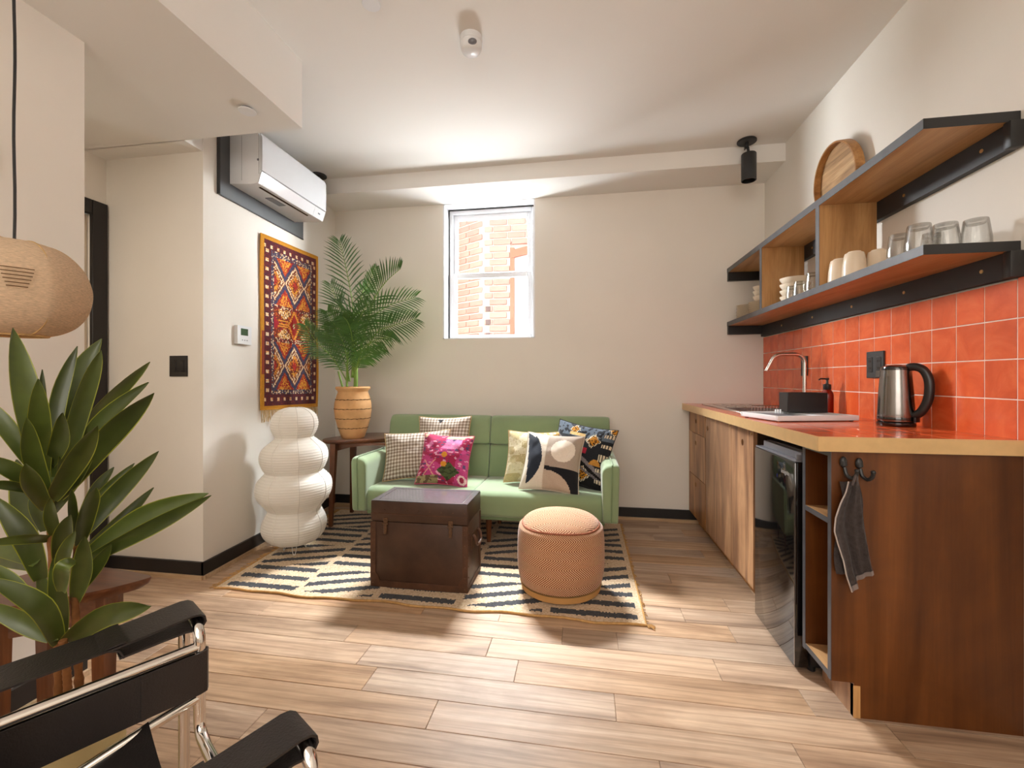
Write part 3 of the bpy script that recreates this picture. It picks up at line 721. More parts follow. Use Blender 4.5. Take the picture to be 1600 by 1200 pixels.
# backsplash of wall tiles (pieces of the right wall)
bk = B().box(XR - 0.0100, XR, 1.597, YB - 0.001, 0.906, 1.4095).obj('backsplash', MT['grout'], wr)
z = 0.908
while z < 1.40:
    z2 = min(z + 0.1268, 1.4095); y = 1.5985
    while y < YB - 0.015:
        y2 = min(y + TP, YB - 0.002)
        put_tile(bk, XR - 0.0115, (y + y2) / 2, (z + z2) / 2, z2 - z - 0.0036, y2 - y - 0.0036, (0, -PI / 2, 0))
        y = y2
    z = z2
z, y = 0.908, 1.47
for k in range(4):                                     # the tiles run on past the counter end, one course higher
    put_tile(bk, XR - 0.0115, 1.541, z + 0.063, 0.1238, TP - 0.003, (0, -PI / 2, 0))
    z += 0.1268
B().box(XR - 0.0100, XR, 1.484, 1.5965, 0.906, 1.4095).obj('grout_strip', MT['grout'], bk)

# sink
sk = thing('kitchen_sink', 'stainless steel inset kitchen sink with drainer lip at the far end of the counter', 'sink', ((SX0 + SX1) / 2, (SY0 + SY1) / 2, 0.74))
b = B(); t = 0.012
b.box(SX0 - t, SX0 + 0.02, SY0 - t, SY1 + t, 0.9122, 0.9165, 0.002, 1); b.box(SX1 - 0.02, SX1 + t, SY0 - t, SY1 + t, 0.9122, 0.9165, 0.002, 1)
b.box(SX0 + 0.02, SX1 - 0.02, SY0 - t, SY0 + 0.025, 0.9122, 0.9165, 0.002, 1); b.box(SX0 + 0.02, SX1 - 0.02, 3.02, SY1 + t, 0.9122, 0.9165, 0.002, 1)
b.obj('rim', MT['steel'], sk)
b = B(); x0, x1, y0, y1 = SX0 + 0.02, SX1 - 0.02, SY0 + 0.025, 3.02
for q in (((x0, y0), (x1, y0)), ((x1, y0), (x1, y1)), ((x1, y1), (x0, y1)), ((x0, y1), (x0, y0))):
    (ax, ay), (bx, by) = q
    b.face([b.v((ax, ay, 0.914)), b.v((bx, by, 0.914)), b.v((bx, by, 0.745)), b.v((ax, ay, 0.745))])
b.face([b.v((x0, y0, 0.745)), b.v((x1, y0, 0.745)), b.v((x1, y1, 0.745)), b.v((x0, y1, 0.745))])
b.obj('basin', MT['steel'], sk, recalc=False)
B().cyl(((x0 + x1) / 2, 2.8, 0.7455), 0.04, 0.004).obj('drain', MT['chrome'], sk)
for k in range(5): B().box(SX0 + 0.05 + 0.06 * k, SX0 + 0.06 + 0.06 * k, 3.06, 3.34, 0.9166, 0.919, 0.001, 1).obj('drainer_rib', MT['steel'], sk)

# tap
fx, fy = 1.268, 2.79
tp = thing('kitchen_tap', 'brushed steel gooseneck tap rising behind the black caddy', 'tap', (fx, fy, 0.912))
B().cyl((fx, fy, 0.912), 0.024, 0.035, bev=0.003).obj('base', MT['steel'], tp)
P = [(fx, fy, 0.945), (fx, fy, 1.12), (fx, fy, 1.19)]
P += [(fx - 0.05 * (1 - math.cos(a)), fy, 1.19 + 0.052 * math.sin(a)) for a in (0.3, 0.6, 0.9, 1.2, PI / 2)]
P += [(fx - 0.09, fy, 1.2425), (fx - 0.125, fy, 1.2425)]
P += [(fx - 0.125 - 0.055 * math.sin(a), fy, 1.1875 + 0.055 * math.cos(a)) for a in (0.3, 0.6, 0.9, 1.2)]
P += [(fx - 0.192, fy, 1.175), (fx - 0.206, fy, 1.147)]
B().tube(P, 0.0105, 14).obj('spout', MT['steel'], tp)
B().cyl((fx + 0.012, fy - 0.075, 0.912), 0.012, 0.05).tube([(fx + 0.012, fy - 0.075, 0.955), (fx + 0.008, fy - 0.075, 0.995)], [0.010, 0.005], 10).obj('lever', MT['steel'], tp)

# dish tray, utensil caddy, plate rack
tr = thing('dish_tray', 'silver dish drying tray with slotted end on the tiled counter', 'dish rack', (0, 0, 0))
b = B(); hx, hy, t = 0.19, 0.135, 0.010
b.box(-hx, hx, -hy, -hy + t, 0.003, 0.026, 0.003); b.box(-hx, hx, hy - t, hy, 0.003, 0.026, 0.003)
b.box(-hx, -hx + t, -hy + t, hy - t, 0.003, 0.026, 0.003); b.box(hx - t, hx, -hy + t, hy - t, 0.003, 0.026, 0.003)
b.obj('rim', MT['white'], tr)
B().box(-hx + t, hx - t, -hy + t, hy - t, 0.004, 0.010).obj('tray_floor', plain('satin_silver', S(176, 172, 170), 0.28, 0.5, var=0.03), tr)
for k in range(13):
    B().box(0.045 + 0.010 * k, 0.049 + 0.010 * k, -hy + t, hy - t, 0.011, 0.0225).obj('slot_bar', MT['white'], tr)
for k in range(15): B().box(-0.02 + 0.0125 * k, -0.0155 + 0.0125 * k, hy - 0.022, hy - 0.0105, 0.011, 0.036, 0.0015, 1).obj('plate_peg', MT['white'], tr)
B().box(-hx + 0.02, -0.02, -hy + 0.02, hy - 0.02, 0.0105, 0.019, 0.006).obj('drip_panel', MT['greyplastic'], tr)
for sx in (-1, 1):
    for sy in (-1, 1): B().cyl((sx * 0.17, sy * 0.115, 0), 0.008, 0.004).obj('foot', MT['blackplastic'], tr)
tr.location = (0.985, 2.245, 0.9125); tr.rotation_euler = (0, 0, 0.241)
uc = thing('utensil_caddy', 'matt black rectangular utensil caddy standing on the dish tray', 'caddy', (0, 0, 0))
b = B(); W_, D_, H_, t = 0.088, 0.046, 0.094, 0.004
b.box(-W_, W_, -D_, -D_ + t, 0, H_, 0.0015, 1); b.box(-W_, W_, D_ - t, D_, 0, H_, 0.0015, 1)
b.box(-W_, -W_ + t, -D_ + t, D_ - t, 0, H_, 0.0015, 1); b.box(W_ - t, W_, -D_ + t, D_ - t, 0, H_, 0.0015, 1)
b.obj('walls', MT['blackplastic'], uc)
B().box(-W_ + t, W_ - t, -D_ + t, D_ - t, 0, 0.004).obj('bottom', MT['blackplastic'], uc)
B().box(-0.002, 0.002, -D_ + t, D_ - t, 0.004, H_ - 0.01).obj('divider', MT['blackplastic'], uc)
uc.location = (1.055, 2.340, 0.9393); uc.rotation_euler = (0, 0, 0.02)
pr = thing('plate_rack', 'small wire plate rack behind the dish tray', 'rack', (0.985, 2.60, 0.9165))
b = B()
b.tube([(0.90, 2.56, 0.920), (1.06, 2.56, 0.920)], 0.0025, 6).tube([(0.90, 2.56, 0.955), (1.06, 2.56, 0.955)], 0.0025, 6).tube([(0.90, 2.62, 0.920), (1.06, 2.62, 0.920)], 0.0025, 6)
b.obj('rails', MT['steel'], pr)
for k in range(11):
    x = 0.902 + 0.0155 * k
    B().tube([(x, 2.62, 0.920), (x, 2.562, 0.920), (x, 2.56, 0.957)], 0.0018, 6).obj('wire', MT['steel'], pr)

# soap dispenser
sp = thing('soap_dispenser', 'dark red soap bottle with black pump near the tiled wall', 'soap bottle', (1.272, 2.56, 0.9125))
b = B(); b.lathe([(0.026, 0), (0.029, 0.004), (0.029, 0.100), (0.026, 0.116), (0.016, 0.130), (0.014, 0.138)], (1.272, 2.56, 0.9125), 24); b.obj('bottle', MT['redbottle'], sp)
b = B(); b.lathe([(0.017, 0.130), (0.019, 0.134), (0.018, 0.158), (0.006, 0.162), (0.005, 0.182)], (1.272, 2.56, 0.9125), 18)
b.box(1.264, 1.280, 2.554, 2.566, 1.093, 1.105, 0.003); b.tube([(1.27, 2.56, 1.100), (1.240, 2.562, 1.100), (1.233, 2.563, 1.093)], 0.0038, 8)
b.obj('pump', MT['blackplastic'], sp)

# kettle
kx, ky, kz = 1.236, 1.985, 0.9125
kt = thing('electric_kettle', 'brushed dark steel electric kettle with black handle on the counter', 'kettle', (kx, ky, kz))
hd = Vector((0.62, -0.785, 0)).normalized()
b = B(); b.lathe([(0.060, 0), (0.062, 0.003), (0.062, 0.014), (0.056, 0.019)], (kx, ky, kz), 40)
b.obj('base', MT['blackgloss'], kt)
b = B(); b.lathe([(0.0585, 0.0195), (0.0595, 0.023), (0.0588, 0.05), (0.0545, 0.14), (0.0485, 0.222)], (kx, ky, kz), 48); b.obj('body', MT['gun'], kt)
b = B(); b.lathe([(0.0599, 0.0245), (0.0603, 0.026), (0.0600, 0.034), (0.0594, 0.036)], (kx, ky, kz), 48); b.obj('band', MT['blackgloss'], kt)
b = B(); b.lathe([(0.0487, 0.222), (0.0490, 0.227), (0.046, 0.235), (0.032, 0.242), (0.012, 0.2445)], (kx, ky, kz), 40); b.obj('lid', MT['blackgloss'], kt)
b = B(); c = Vector((kx, ky, kz))
hp = [(0.036, 0.231), (0.060, 0.234), (0.084, 0.222), (0.099, 0.190), (0.103, 0.150), (0.098, 0.105), (0.083, 0.068), (0.066, 0.048), (0.055, 0.046)]
b.tube(bez([c + hd * a + Vector((0, 0, z_)) for a, z_ in hp], 28), [0.013] + [0.0155] * 27 + [0.012], 12); b.obj('handle', MT['blackplastic'], kt)
b = B(); sd = -hd
b.prism([(-0.018, 0.196), (0.018, 0.196), (0.012, 0.221), (-0.012, 0.221)], 'x', 0.0, 0.018)
b.xf(Matrix.Translation(c) @ Matrix.Rotation(math.atan2(sd.y, sd.x), 4, 'Z') @ Matrix.Translation((0.043, 0, 0))); b.obj('spout', MT['gun'], kt)
b = B(); b.box(-0.004, 0.004, -0.02, 0.02, 0.036, 0.056, 0.002)
b.xf(Matrix.Translation(c) @ Matrix.Rotation(math.atan2(hd.y, hd.x), 4, 'Z') @ Matrix.Translation((0.065, 0, -0.018))); b.obj('switch', MT['blackplastic'], kt)

# outlets on the tiles
def plate(name, y0, y1, z0, z1, label, cat, gangs):
    t = thing(name, label, cat, (XR - 0.012, (y0 + y1) / 2, z0))
    B().box(XR - 0.019, XR - 0.0115, y0, y1, z0, z1, 0.0015, 1).obj('cover_plate', MT['blackmetal'], t)
    n = gangs; wd = (y1 - y0) / n
    for k in range(n):
        cy = y0 + wd * (k + 0.5)
        ins = B().box(XR - 0.021, XR - 0.0185, cy - 0.0165, cy + 0.0165, z0 + 0.026, z1 - 0.026, 0.001, 1).obj('outlet_insert', MT['blackplastic'], t)
        for zz in (z0 + 0.045, z1 - 0.045):
            B().box(XR - 0.0216, XR - 0.0209, cy - 0.007, cy - 0.004, zz - 0.005, zz + 0.005).box(XR - 0.0216, XR - 0.0209, cy + 0.004, cy + 0.007, zz - 0.005, zz + 0.005).obj('slots', MT['groove'], ins)
    return t
plate('wall_outlet', 2.203, 2.322, 1.104, 1.226, 'wide black double outlet plate on the tiles above the kettle', 'outlet', 2)
o = plate('wall_outlet', 2.885, 2.958, 1.118, 1.237, 'narrow black outlet plate on the tiles behind the tap', 'outlet', 1)
B().box(XR - 0.0218, XR - 0.0208, 2.919, 2.924, 1.196, 1.203).obj('indicator_lamp', plain('green_lamp', S(120, 220, 110), 0.3), o)

# fridge
fr = thing('mini_fridge', 'glossy black undercounter fridge with a grey top grip', 'fridge', (1.07, 1.995, 0))
B().box(0.835, XR - 0.02, 1.797, 2.19, 0.022, 0.825, 0.006).obj('body', MT['blackplastic'], fr)
dr = B().box(0.783, 0.831, 1.799, 2.189, 0.016, 0.786, 0.004).obj('door', MT['blackgloss'], fr)
b = B(); b.box(0.787, 0.828, 1.800, 2.188, 0.7865, 0.7935, 0.002); b.box(0.806, 0.829, 1.803, 2.150, 0.7936, 0.822, 0.003); b.box(0.790, 0.829, 1.800, 1.812, 0.7936, 0.815, 0.003)
b.obj('grip', MT['greyplastic'], fr)
B().box(0.7822, 0.7832, 1.799, 1.8015, 0.02, 0.782).obj('edge_trim', MT['steel'], dr)
text('insignia', 'logo', 0.024, MT['lightink'], dr, Matrix.Translation((0.7826, 1.878, 0.733)) @ Matrix.Rotation(-PI / 2, 4, 'Z') @ Matrix.Rotation(PI / 2, 4, 'X'))
B().box(0.7824, 0.7832, 1.948, 1.9515, 0.698, 0.712).obj('lamp', MT['blue_led'], dr)
for y in (1.82, 2.16):
    for x in (0.85, 1.28): B().cyl((x, y, 0), 0.014, 0.022, bev=0.002).obj('foot', MT['blackplastic'], fr)

# towel
tw = thing('tea_towel', 'dark grey terry towel hanging by its loop from the left hook', 'towel', (0.855, YE - 0.03, 0.42))
nu, nv = 22, 40
def tpos(u, v):
    # v: 0 top .. 1 bottom, left and right edges measured down the cloth
    z = 0.772 - 0.35 * v
    lf = [(0, 0.836), (0.10, 0.828), (0.2, 0.812), (0.33, 0.797), (0.45, 0.792), (0.56, 0.801), (0.72, 0.818), (0.85, 0.826), (1.0, 0.843)]
    rt = [(0, 0.866), (0.15, 0.872), (0.5, 0.884), (0.8, 0.898), (1.0, 0.908)]
    def ip(T):
        for (a, x), (b_, y_) in zip(T[:-1], T[1:]):
            if a <= v <= b_: return x + (y_ - x) * (v - a) / (b_ - a)
        return T[-1][1]
    a, c_ = ip(lf), ip(rt)
    z += 0.075 * v * u                                  # slanted hem
    f = 0.35 + 0.65 * v
    yy = YE - 0.026 - 0.012 * math.sin(u * 9.0 + 0.6) * f - 0.006 * math.sin(u * 21 + v * 3) * f
    return (a + (c_ - a) * u, yy, z)
b = B(); b.grid(nu, nv, tpos)
bmesh.ops.solidify(b.bm, geom=list(b.bm.faces), thickness=0.004); b.obj('front_fold', MT['terry'], tw)
def tpos2(u, v):
    z = 0.768 - 0.30 * v
    x = 0.818 + 0.012 * math.sin(v * 6) - 0.006 * v + u * (0.055 + 0.01 * v)
    return (x, YE - 0.012 - 0.003 * math.sin(u * 8), z)
b = B(); b.grid(10, 16, tpos2); bmesh.ops.solidify(b.bm, geom=list(b.bm.faces), thickness=0.004); b.obj('back_fold', MT['terry'], tw)
b = B(); b.tube([Vector(tpos(0.0, k / 24)) + Vector((-0.0005, -0.001, 0)) for k in range(25)], 0.0022, 6); b.obj('piping', MT['terryhem'], tw, label='pale piped edge of the towel')
b = B(); b.grid(14, 2, lambda u, v: tuple(Vector(tpos(u, 0.955 + 0.045 * v)) + Vector((0, -0.0042, 0)))); b.obj('hem', plain('hem_band', S(126, 114, 110), 0.9), tw)
b = B(); b.tube(bez([(0.846, YE - 0.030, 0.762), (0.849, YE - 0.037, 0.785), (0.853, YE - 0.040, 0.800), (0.856, YE - 0.037, 0.785), (0.862, YE - 0.028, 0.762)], 16), 0.0035, 6); b.obj('hanging_loop', MT['terry'], tw)

# ------------------------------------------------------------------ wall shelves
XS, YS0, YS1 = 1.075, 1.600, 3.549
sh = thing('wall_shelf', 'two tier wooden kitchen shelf with slate coloured edges on black steel rails', 'shelf', (1.21, 2.57, 1.41))
for z0, z1 in ((1.4975, 1.5285), (1.9005, 1.9325)):
    b_ = B().box(XS + 0.001, XR - 0.001, YS0 + 0.001, YS1, z0, z1).obj('board', MT['shelfwood'], sh)
    B().box(XS - 0.001, XS + 0.001, YS0, YS1, z0 - 0.0003, z1 + 0.0003).obj('front_edge', MT['slate'], b_)
    B().box(XS - 0.001, XR - 0.001, YS0 - 0.001, YS0 + 0.001, z0 - 0.0003, z1 + 0.0003).obj('end_edge', MT['blackmetal'], b_)
    rl = B().box(XR - 0.028, XR - 0.001, YS0 + 0.012, YS1, z0 - 0.082, z0 - 0.0005).obj('rail', MT['railmetal'], sh)
    B().box(XR - 0.040, XR - 0.001, YS0 - 0.016, YS0 + 0.011, z0 - 0.084, z0 - 0.0005, 0.003).obj('rail_end', MT['blackmetal'], sh)
    B().box(XS + 0.001, XR - 0.029, YS1 - 0.028, YS1, z0 - 0.064, z0 - 0.0005).obj('end_rail', MT['blackmetal'], sh)
    for y in (1.70, 2.06, 2.42, 2.80, 3.20):
        B().cyl((XR - 0.030, y, z0 - 0.040), 0.0065, 0.003, 'x', 12).obj('screw', MT['brass'], rl)
for y0, y1 in ((2.893, 2.925), (2.230, 2.262)):
    dv = B().box(XS + 0.001, XR - 0.029, y0, y1, 1.5290, 1.9000).obj('divider', MT['dividerwood'], sh)
    B().box(XS - 0.001, XS + 0.001, y0, y1, 1.5290, 1.9000).obj('front_edge', MT['slate'], dv)

# things on the shelves
ZS = 1.5288
def fold12(a, z): return 1.0 + 0.010 * math.cos(10 * a)
def tumbler(name, c, r, h, label, group=None):
    t = thing(name, label, 'glass', c, group)
    b = B(); prof = [(r, 0.001), (r * 1.0, 0.004), (r * 0.985, h * 0.3), (r * 0.80, h - 0.004), (r * 0.77, h)]
    b.lathe(prof, c, 40, cap=False, fold=fold12); b.lathe([(q - 0.0032, z_) for q, z_ in prof[:-1]] + [(r * 0.6, h - 0.016), (0.001, h - 0.015)], c, 40, cap=False, fold=fold12)
    b.obj('wall', MT['tumbler'], t)
    b = B(); b.lathe([(r * 0.77, h - 0.0005), (r * 0.5, h - 0.001), (0.001, h - 0.002)], c, 40, cap=False, fold=fold12); b.obj('foot', MT['tumbler'], t, label='thick glass foot turned upward')
    return t
tumbler('glass_tumbler', (1.262, 1.655, ZS), 0.038, 0.090, 'upturned drinking glass at the open end of the lower shelf, nearest the wall')
tumbler('glass_tumbler', (1.200, 1.690, ZS), 0.039, 0.092, 'upturned drinking glass second from the open end of the lower shelf')
tumbler('glass_tumbler', (1.122, 1.690, ZS), 0.039, 0.092, 'upturned drinking glass at the front corner of the lower shelf')
tumbler('glass_tumbler', (1.118, 1.780, ZS), 0.035, 0.088, 'upturned drinking glass between the front corner glass and the cream cups')
tumbler('glass_tumbler', (1.225, 1.780, ZS), 0.036, 0.088, 'upturned drinking glass half hidden behind the other four clear glasses')
def cup(c, r, h, label):
    t = thing('stoneware_cup', label, 'cup', c)
    b = B(); b.lathe([(r, 0), (r * 1.0, 0.01), (r * 0.95, h * 0.5), (r * 0.84, h * 0.86), (r * 0.76, h * 0.97), (r * 0.62, h)], c, 36); b.obj('body', MT['mug'], t)
    b = B(); b.lathe([(r * 0.55, h), (r * 0.52, h + 0.004), (r * 0.46, h + 0.004), (r * 0.44, h + 0.001)], c, 30); b.obj('foot_ring', MT['mug'], t)
cup((1.118, 2.150, ZS), 0.043, 0.096, 'cream upturned cup beside the shelf divider, leftmost of three')
cup((1.122, 2.050, ZS), 0.043, 0.100, 'cream upturned cup in the middle of three')
cup((1.198, 2.030, ZS), 0.042, 0.098, 'cream upturned cup set back near the clear glasses, rightmost of three')
names = ['lowest', 'second', 'third', 'topmost']
for k in range(4):
    c = (1.19, 2.73, ZS + 0.0345 * k)
    b = B(); b.lathe([(0.036, 0.0), (0.040, 0.001), (0.062, 0.014), (0.075, 0.034), (0.0765, 0.0400), (0.0735, 0.0400), (0.060, 0.018), (0.038, 0.0055), (0.001, 0.005)], c, 40, fold=lambda a, z_: 1 + 0.012 * math.cos(8 * a), cap=False)
    tag(b.obj('bowl', MT['ceramic'], None, c), 'cream wavy bowl, %s of the stack between the dividers' % names[k], 'bowl')
tumbler('small_glass', (1.118, 2.600, ZS), 0.029, 0.074, 'small clear glass in front of the bowls, farthest left of three')
tumbler('small_glass', (1.120, 2.520, ZS), 0.031, 0.082, 'small clear glass in front of the bowls, middle of three')
tumbler('small_glass', (1.140, 2.430, ZS), 0.031, 0.105, 'taller clear glass beside the near divider, right of the bowls')
names = ['lowest', 'second', 'third', 'fourth', 'fifth', 'sixth', 'seventh', 'topmost']
for k in range(8):
    c = (1.155, 3.370, ZS + 0.0118 * k)
    b = B(); b.lathe([(0.038, 0), (0.042, 0.001), (0.066, 0.010), (0.070, 0.0125), (0.067, 0.0128), (0.042, 0.0045), (0.001, 0.004)], c, 36, cap=False)
    tag(b.obj('plate', MT['ceramic'], None, c), 'small cream plate, %s of the stack at the far end of the lower shelf' % names[k], 'plate')
names = ['lowest', 'second', 'third', 'fourth', 'fifth', 'topmost']
for k in range(6):
    c = (1.165, 3.130, ZS + 0.0128 * k)
    b = B(); b.lathe([(0.045, 0), (0.050, 0.001), (0.078, 0.011), (0.082, 0.0135), (0.079, 0.0138), (0.050, 0.0045), (0.001, 0.004)], c, 36, cap=False)
    tag(b.obj('plate', MT['ceramic'], None, c), 'cream plate under the small bowls, %s of its stack left of the far divider' % names[k], 'plate')
names = ['lowest', 'second', 'topmost']
for k in range(3):
    c = (1.170, 3.125, ZS + 0.0795 + 0.032 * k)
    b = B(); b.lathe([(0.034, 0), (0.037, 0.001), (0.052, 0.014), (0.060, 0.032), (0.061, 0.0365), (0.058, 0.0365), (0.050, 0.018), (0.034, 0.0055), (0.001, 0.005)], c, 36, cap=False, fold=lambda a, z_: 1 + 0.012 * math.cos(8 * a))
    tag(b.obj('bowl', MT['ceramic'], None, c), 'small cream bowl, %s of the three standing on plates left of the far divider' % names[k], 'bowl')

# round tray leaning on the wall over the upper shelf
R_ = 0.192
ty, tz = 2.52, 1.9330 + R_ + 0.004
rt = thing('round_tray', 'round wooden serving tray leaning against the wall on the upper shelf', 'tray', (XR - 0.05, ty, 1.933))
def disc(b, r0, r1, x0, x1, seg=56):
    b2 = B(); b2.lathe([(r0, x0), (r1, x0), (r1, x1), (r0, x1), (r0, x0)], (0, 0, 0), seg, cap=False); b.merge(b2.bm, 0, True, Mx)
Mx = Matrix.Translation((XR - 0.008, ty, tz)) @ Matrix.Rotation(math.radians(-5), 4, 'Y') @ Matrix.Translation((-0.012, 0, 0)) @ Matrix.Rotation(-PI / 2, 4, 'Y')
b = B(); disc(b, R_ - 0.008, R_, 0.0, 0.042); b.obj('rim', wood('tray_rim', S(132, 88, 46), S(166, 116, 64), S(190, 142, 86), 'y', 6), rt, sharp=30)
b = B(); b2 = B(); b2.lathe([(0.001, 0.003), (R_ - 0.009, 0.003), (R_ - 0.009, 0.010), (0.001, 0.010)], (0, 0, 0), 56, cap=False); b.merge(b2.bm, 0, False, Mx)
b.obj('base', wood('tray_base', S(112, 84, 56), S(176, 138, 96), S(206, 172, 128), 'y', 9, fibre=0.4), rt)
# ------------------------------------------------------------------ rug
RX0, RX1, RY0, RY1 = -1.905, 0.275, 2.020, 3.400
JUTE = [S(214, 188, 156), S(203, 175, 142), S(222, 198, 168)]
CHAR = [S(54, 55, 60), S(62, 63, 68), S(46, 47, 52)]
rr = random.Random(4)
def rug_col(u, v):
    x = RX0 + (RX1 - RX0) * u + rr.uniform(-.003, .003); y = RY0 + (RY1 - RY0) * v + rr.uniform(-.0035, .0035)
    dark = False
    cols = [(-1.872, -1.472), (-1.444, -1.046), (-1.014, -0.618), (-0.586, -0.190), (-0.158, 0.245)]
    for i, (a, b_) in enumerate(cols):
        if a < x < b_ and y > RY0 + 0.035 and y < RY1 - 0.04:
            t = x - a
            ph = (y - (2.005 if i % 2 == 0 else 2.335)) % 0.66
            if ph < 0.315:                               # straight bars
                q = ph % 0.105
                dark = 0.050 < q < 0.096 and t > 0.004
            else:                                        # slanted bars, clipped to the block
                q = (ph - 0.315 - 0.36 * t + 1.05) % 0.105
                dark = 0.012 < q < 0.058 and 0.335 < ph < 0.650
    c = (CHAR if dark else JUTE)[rr.randrange(3)]
    return c
rug = thing('jute_rug', 'woven jute rug with charcoal stripe pattern under the trunk and sofa', 'rug', (-0.82, 2.71, 0))
def rug_pos(u, v):
    x = RX0 + (RX1 - RX0) * u; y = RY0 + (RY1 - RY0) * v
    x -= 0.10 * v * (1 - u)
    if v < 0.001: y += 0.008 * math.sin(u * 19) + 0.006 * math.sin(u * 47)
    return (x, y, 0.0085 + 0.0012 * noise.noise(Vector((x * 7, y * 7, 0))))
b = B(); b.grid(290, 184, rug_pos, rug_col)
b.obj('weave', MT['rugpaint'], rug, sharp=0)
b = B()
edge = [rug_pos(k / 60, 0) for k in range(61)] + [rug_pos(1, k / 40) for k in range(1, 41)] + [rug_pos(1 - k / 60, 1) for k in range(1, 61)] + [rug_pos(0, 1 - k / 40) for k in range(1, 40)]
b.tube([(p[0], p[1], 0.0056 + rr.uniform(-.0008, .0012)) for p in edge], 0.0056, 6, closed=True); b.obj('braided_edge', MT['rugfringe'], rug)
b = B()
for k in range(150):
    v = rr.random(); p = rug_pos(0, v); a = rr.uniform(-.6, .6)
    L = rr.uniform(0.018, 0.045)
    b.tube([(p[0], p[1], 0.006), (p[0] - L * .5, p[1] + a * L * .4, 0.008), (p[0] - L, p[1] + a * L, 0.003)], 0.0022, 4)
for k in range(70):
    v = rr.random(); p = rug_pos(1, v)
    L = rr.uniform(0.008, 0.02)
    b.tube([(p[0], p[1], 0.007), (p[0] + L * .6, p[1] + rr.uniform(-.01, .01), 0.007), (p[0] + L, p[1] + rr.uniform(-.012, .012), 0.003)], 0.002, 4)
for k in range(9):
    a = rr.uniform(-1.2, .3); L = rr.uniform(.02, .05)
    b.tube([(RX1, RY0 + .004, 0.006), (RX1 + L * .6 * math.cos(a), RY0 + .004 + L * .6 * math.sin(a), 0.010), (RX1 + L * math.cos(a), RY0 + .004 + L * math.sin(a), 0.003)], 0.0022, 4)
b.obj('fringe', MT['rugfringe'], rug, kind='stuff')

# ------------------------------------------------------------------ sofa
sf = thing('sofa', 'green velvet two seat sofa with rounded arms against the back wall', 'sofa', (-0.645, 3.07, 0))
AX0, AX1 = -1.505, 0.215                                # outer faces of the arms
def loft(prof, xs, scl, mi=0, axis='x'):
    cu = sum(p[0] for p in prof) / len(prof); cw_ = sum(p[1] for p in prof) / len(prof)
    rings = []
    for x, s in zip(xs, scl):
        r = []
        for u, w_ in prof:
            a, c_ = cu + (u - cu) * s, cw_ + (w_ - cw_) * s
            r.append((x, a, c_) if axis == 'x' else (a, x, c_))
        rings.append(r)
    return rings
def rprof(pts, rad, seg=5):
    """closed 2D polygon with each corner rounded by its own radius"""
    out = []; n = len(pts)
    for i in range(n):
        p = Vector(pts[i]); a = Vector(pts[i - 1]); c_ = Vector(pts[(i + 1) % n])
        r = rad[i] if isinstance(rad, (list, tuple)) else rad
        d1 = (a - p); d2 = (c_ - p)
        q1 = p + d1.normalized() * min(r, d1.length * .49); q2 = p + d2.normalized() * min(r, d2.length * .49)
        for k in range(seg + 1):
            t = k / seg
            out.append(tuple((1 - t) ** 2 * q1 + 2 * t * (1 - t) * p + t * t * q2))
    return out
def cushion(name, prof, x0, x1, parent, inset=0.018):
    w_ = x1 - x0
    xs = [x0, x0 + .003, x0 + .010, x0 + .022, x0 + .05, x0 + w_ * .3, x0 + w_ * .5, x0 + w_ * .7, x1 - .05, x1 - .022, x1 - .010, x1 - .003, x1]
    sc = [.90, .945, .972, .988, .997, 1.004, 1.006, 1.004, .997, .988, .972, .945, .90]
    b = B(); b.rings(loft(prof, xs, sc)); return b.obj(name, MT['velvet'], parent)
XM = -0.700
seat = rprof([(2.690, 0.232), (3.235, 0.236), (3.235, 0.372), (2.680, 0.388)], [0.03, 0.03, 0.02, 0.075], 7)
cushion('seat', seat, -1.412, XM - 0.002, sf); cushion('seat', seat, XM + 0.002, 0.122, sf)
lo = rprof([(3.205, 0.355), (3.325, 0.355), (3.345, 0.606), (3.262, 0.606)], [0.02, 0.02, 0.015, 0.03])
up = rprof([(3.248, 0.604), (3.385, 0.604), (3.415, 0.812), (3.290, 0.822)], [0.022, 0.02, 0.075, 0.085], 7)
for a, c_ in ((-1.512, XM - 0.003), (XM + 0.003, 0.190)):
    bkq = cushion('backrest', lo, a, c_, sf)
    cushion('upper_roll', up, a, c_, bkq)
# arms: rounded section that leans out at the top, run front to back
def arm(x0, sgn):
    o = x0; s = sgn
    prof = rprof([(o + s * .010, 0.232), (o + s * .100, 0.232), (o + s * .108, 0.575), (o, 0.592)], [0.012, 0.012, 0.050, 0.034], 6)
    ys = [2.668, 2.671, 2.680, 2.70, 2.95, 3.25, 3.34, 3.36]
    sc = [.86, .93, .975, 1, 1, .995, .97, .9]
    b = B(); b.rings(loft(prof, ys, sc, axis='y')); a_ = b.obj('armrest', MT['velvet'], sf)
    pr = [(p[0], p[1]) for p in prof]
    cu = sum(p[0] for p in pr) / len(pr); cz = sum(p[1] for p in pr) / len(pr)
    b = B(); b.tube([(o + s * .052, 2.6665, 0.245), (o + s * .050, 2.664, 0.40), (o + s * .046, 2.664, 0.53), (o + s * .045, 2.675, 0.583), (o + s * .046, 2.70, 0.590), (o + s * .047, 3.0, 0.590), (o + s * .047, 3.3, 0.589)], 0.0045, 6)
    b.obj('piping', MT['velvetseam'], a_, label='piped seam along the arm')
arm(AX0, 1); arm(AX1, -1)
b = B(); b.box(-1.42, 0.13, 2.72, 3.33, 0.205, 0.240, 0.01); b.obj('base_frame', MT['velvetseam'], sf)
for x, y in ((-1.33, 2.88), (-0.625, 2.88), (0.04, 2.88), (-1.33, 3.26), (-0.625, 3.26), (0.04, 3.26)):
    b = B(); b.lathe([(0.014, 0.010), (0.024, 0.215)], (x, y, 0), 16); b.obj('leg', MT['walnutleg'], sf)

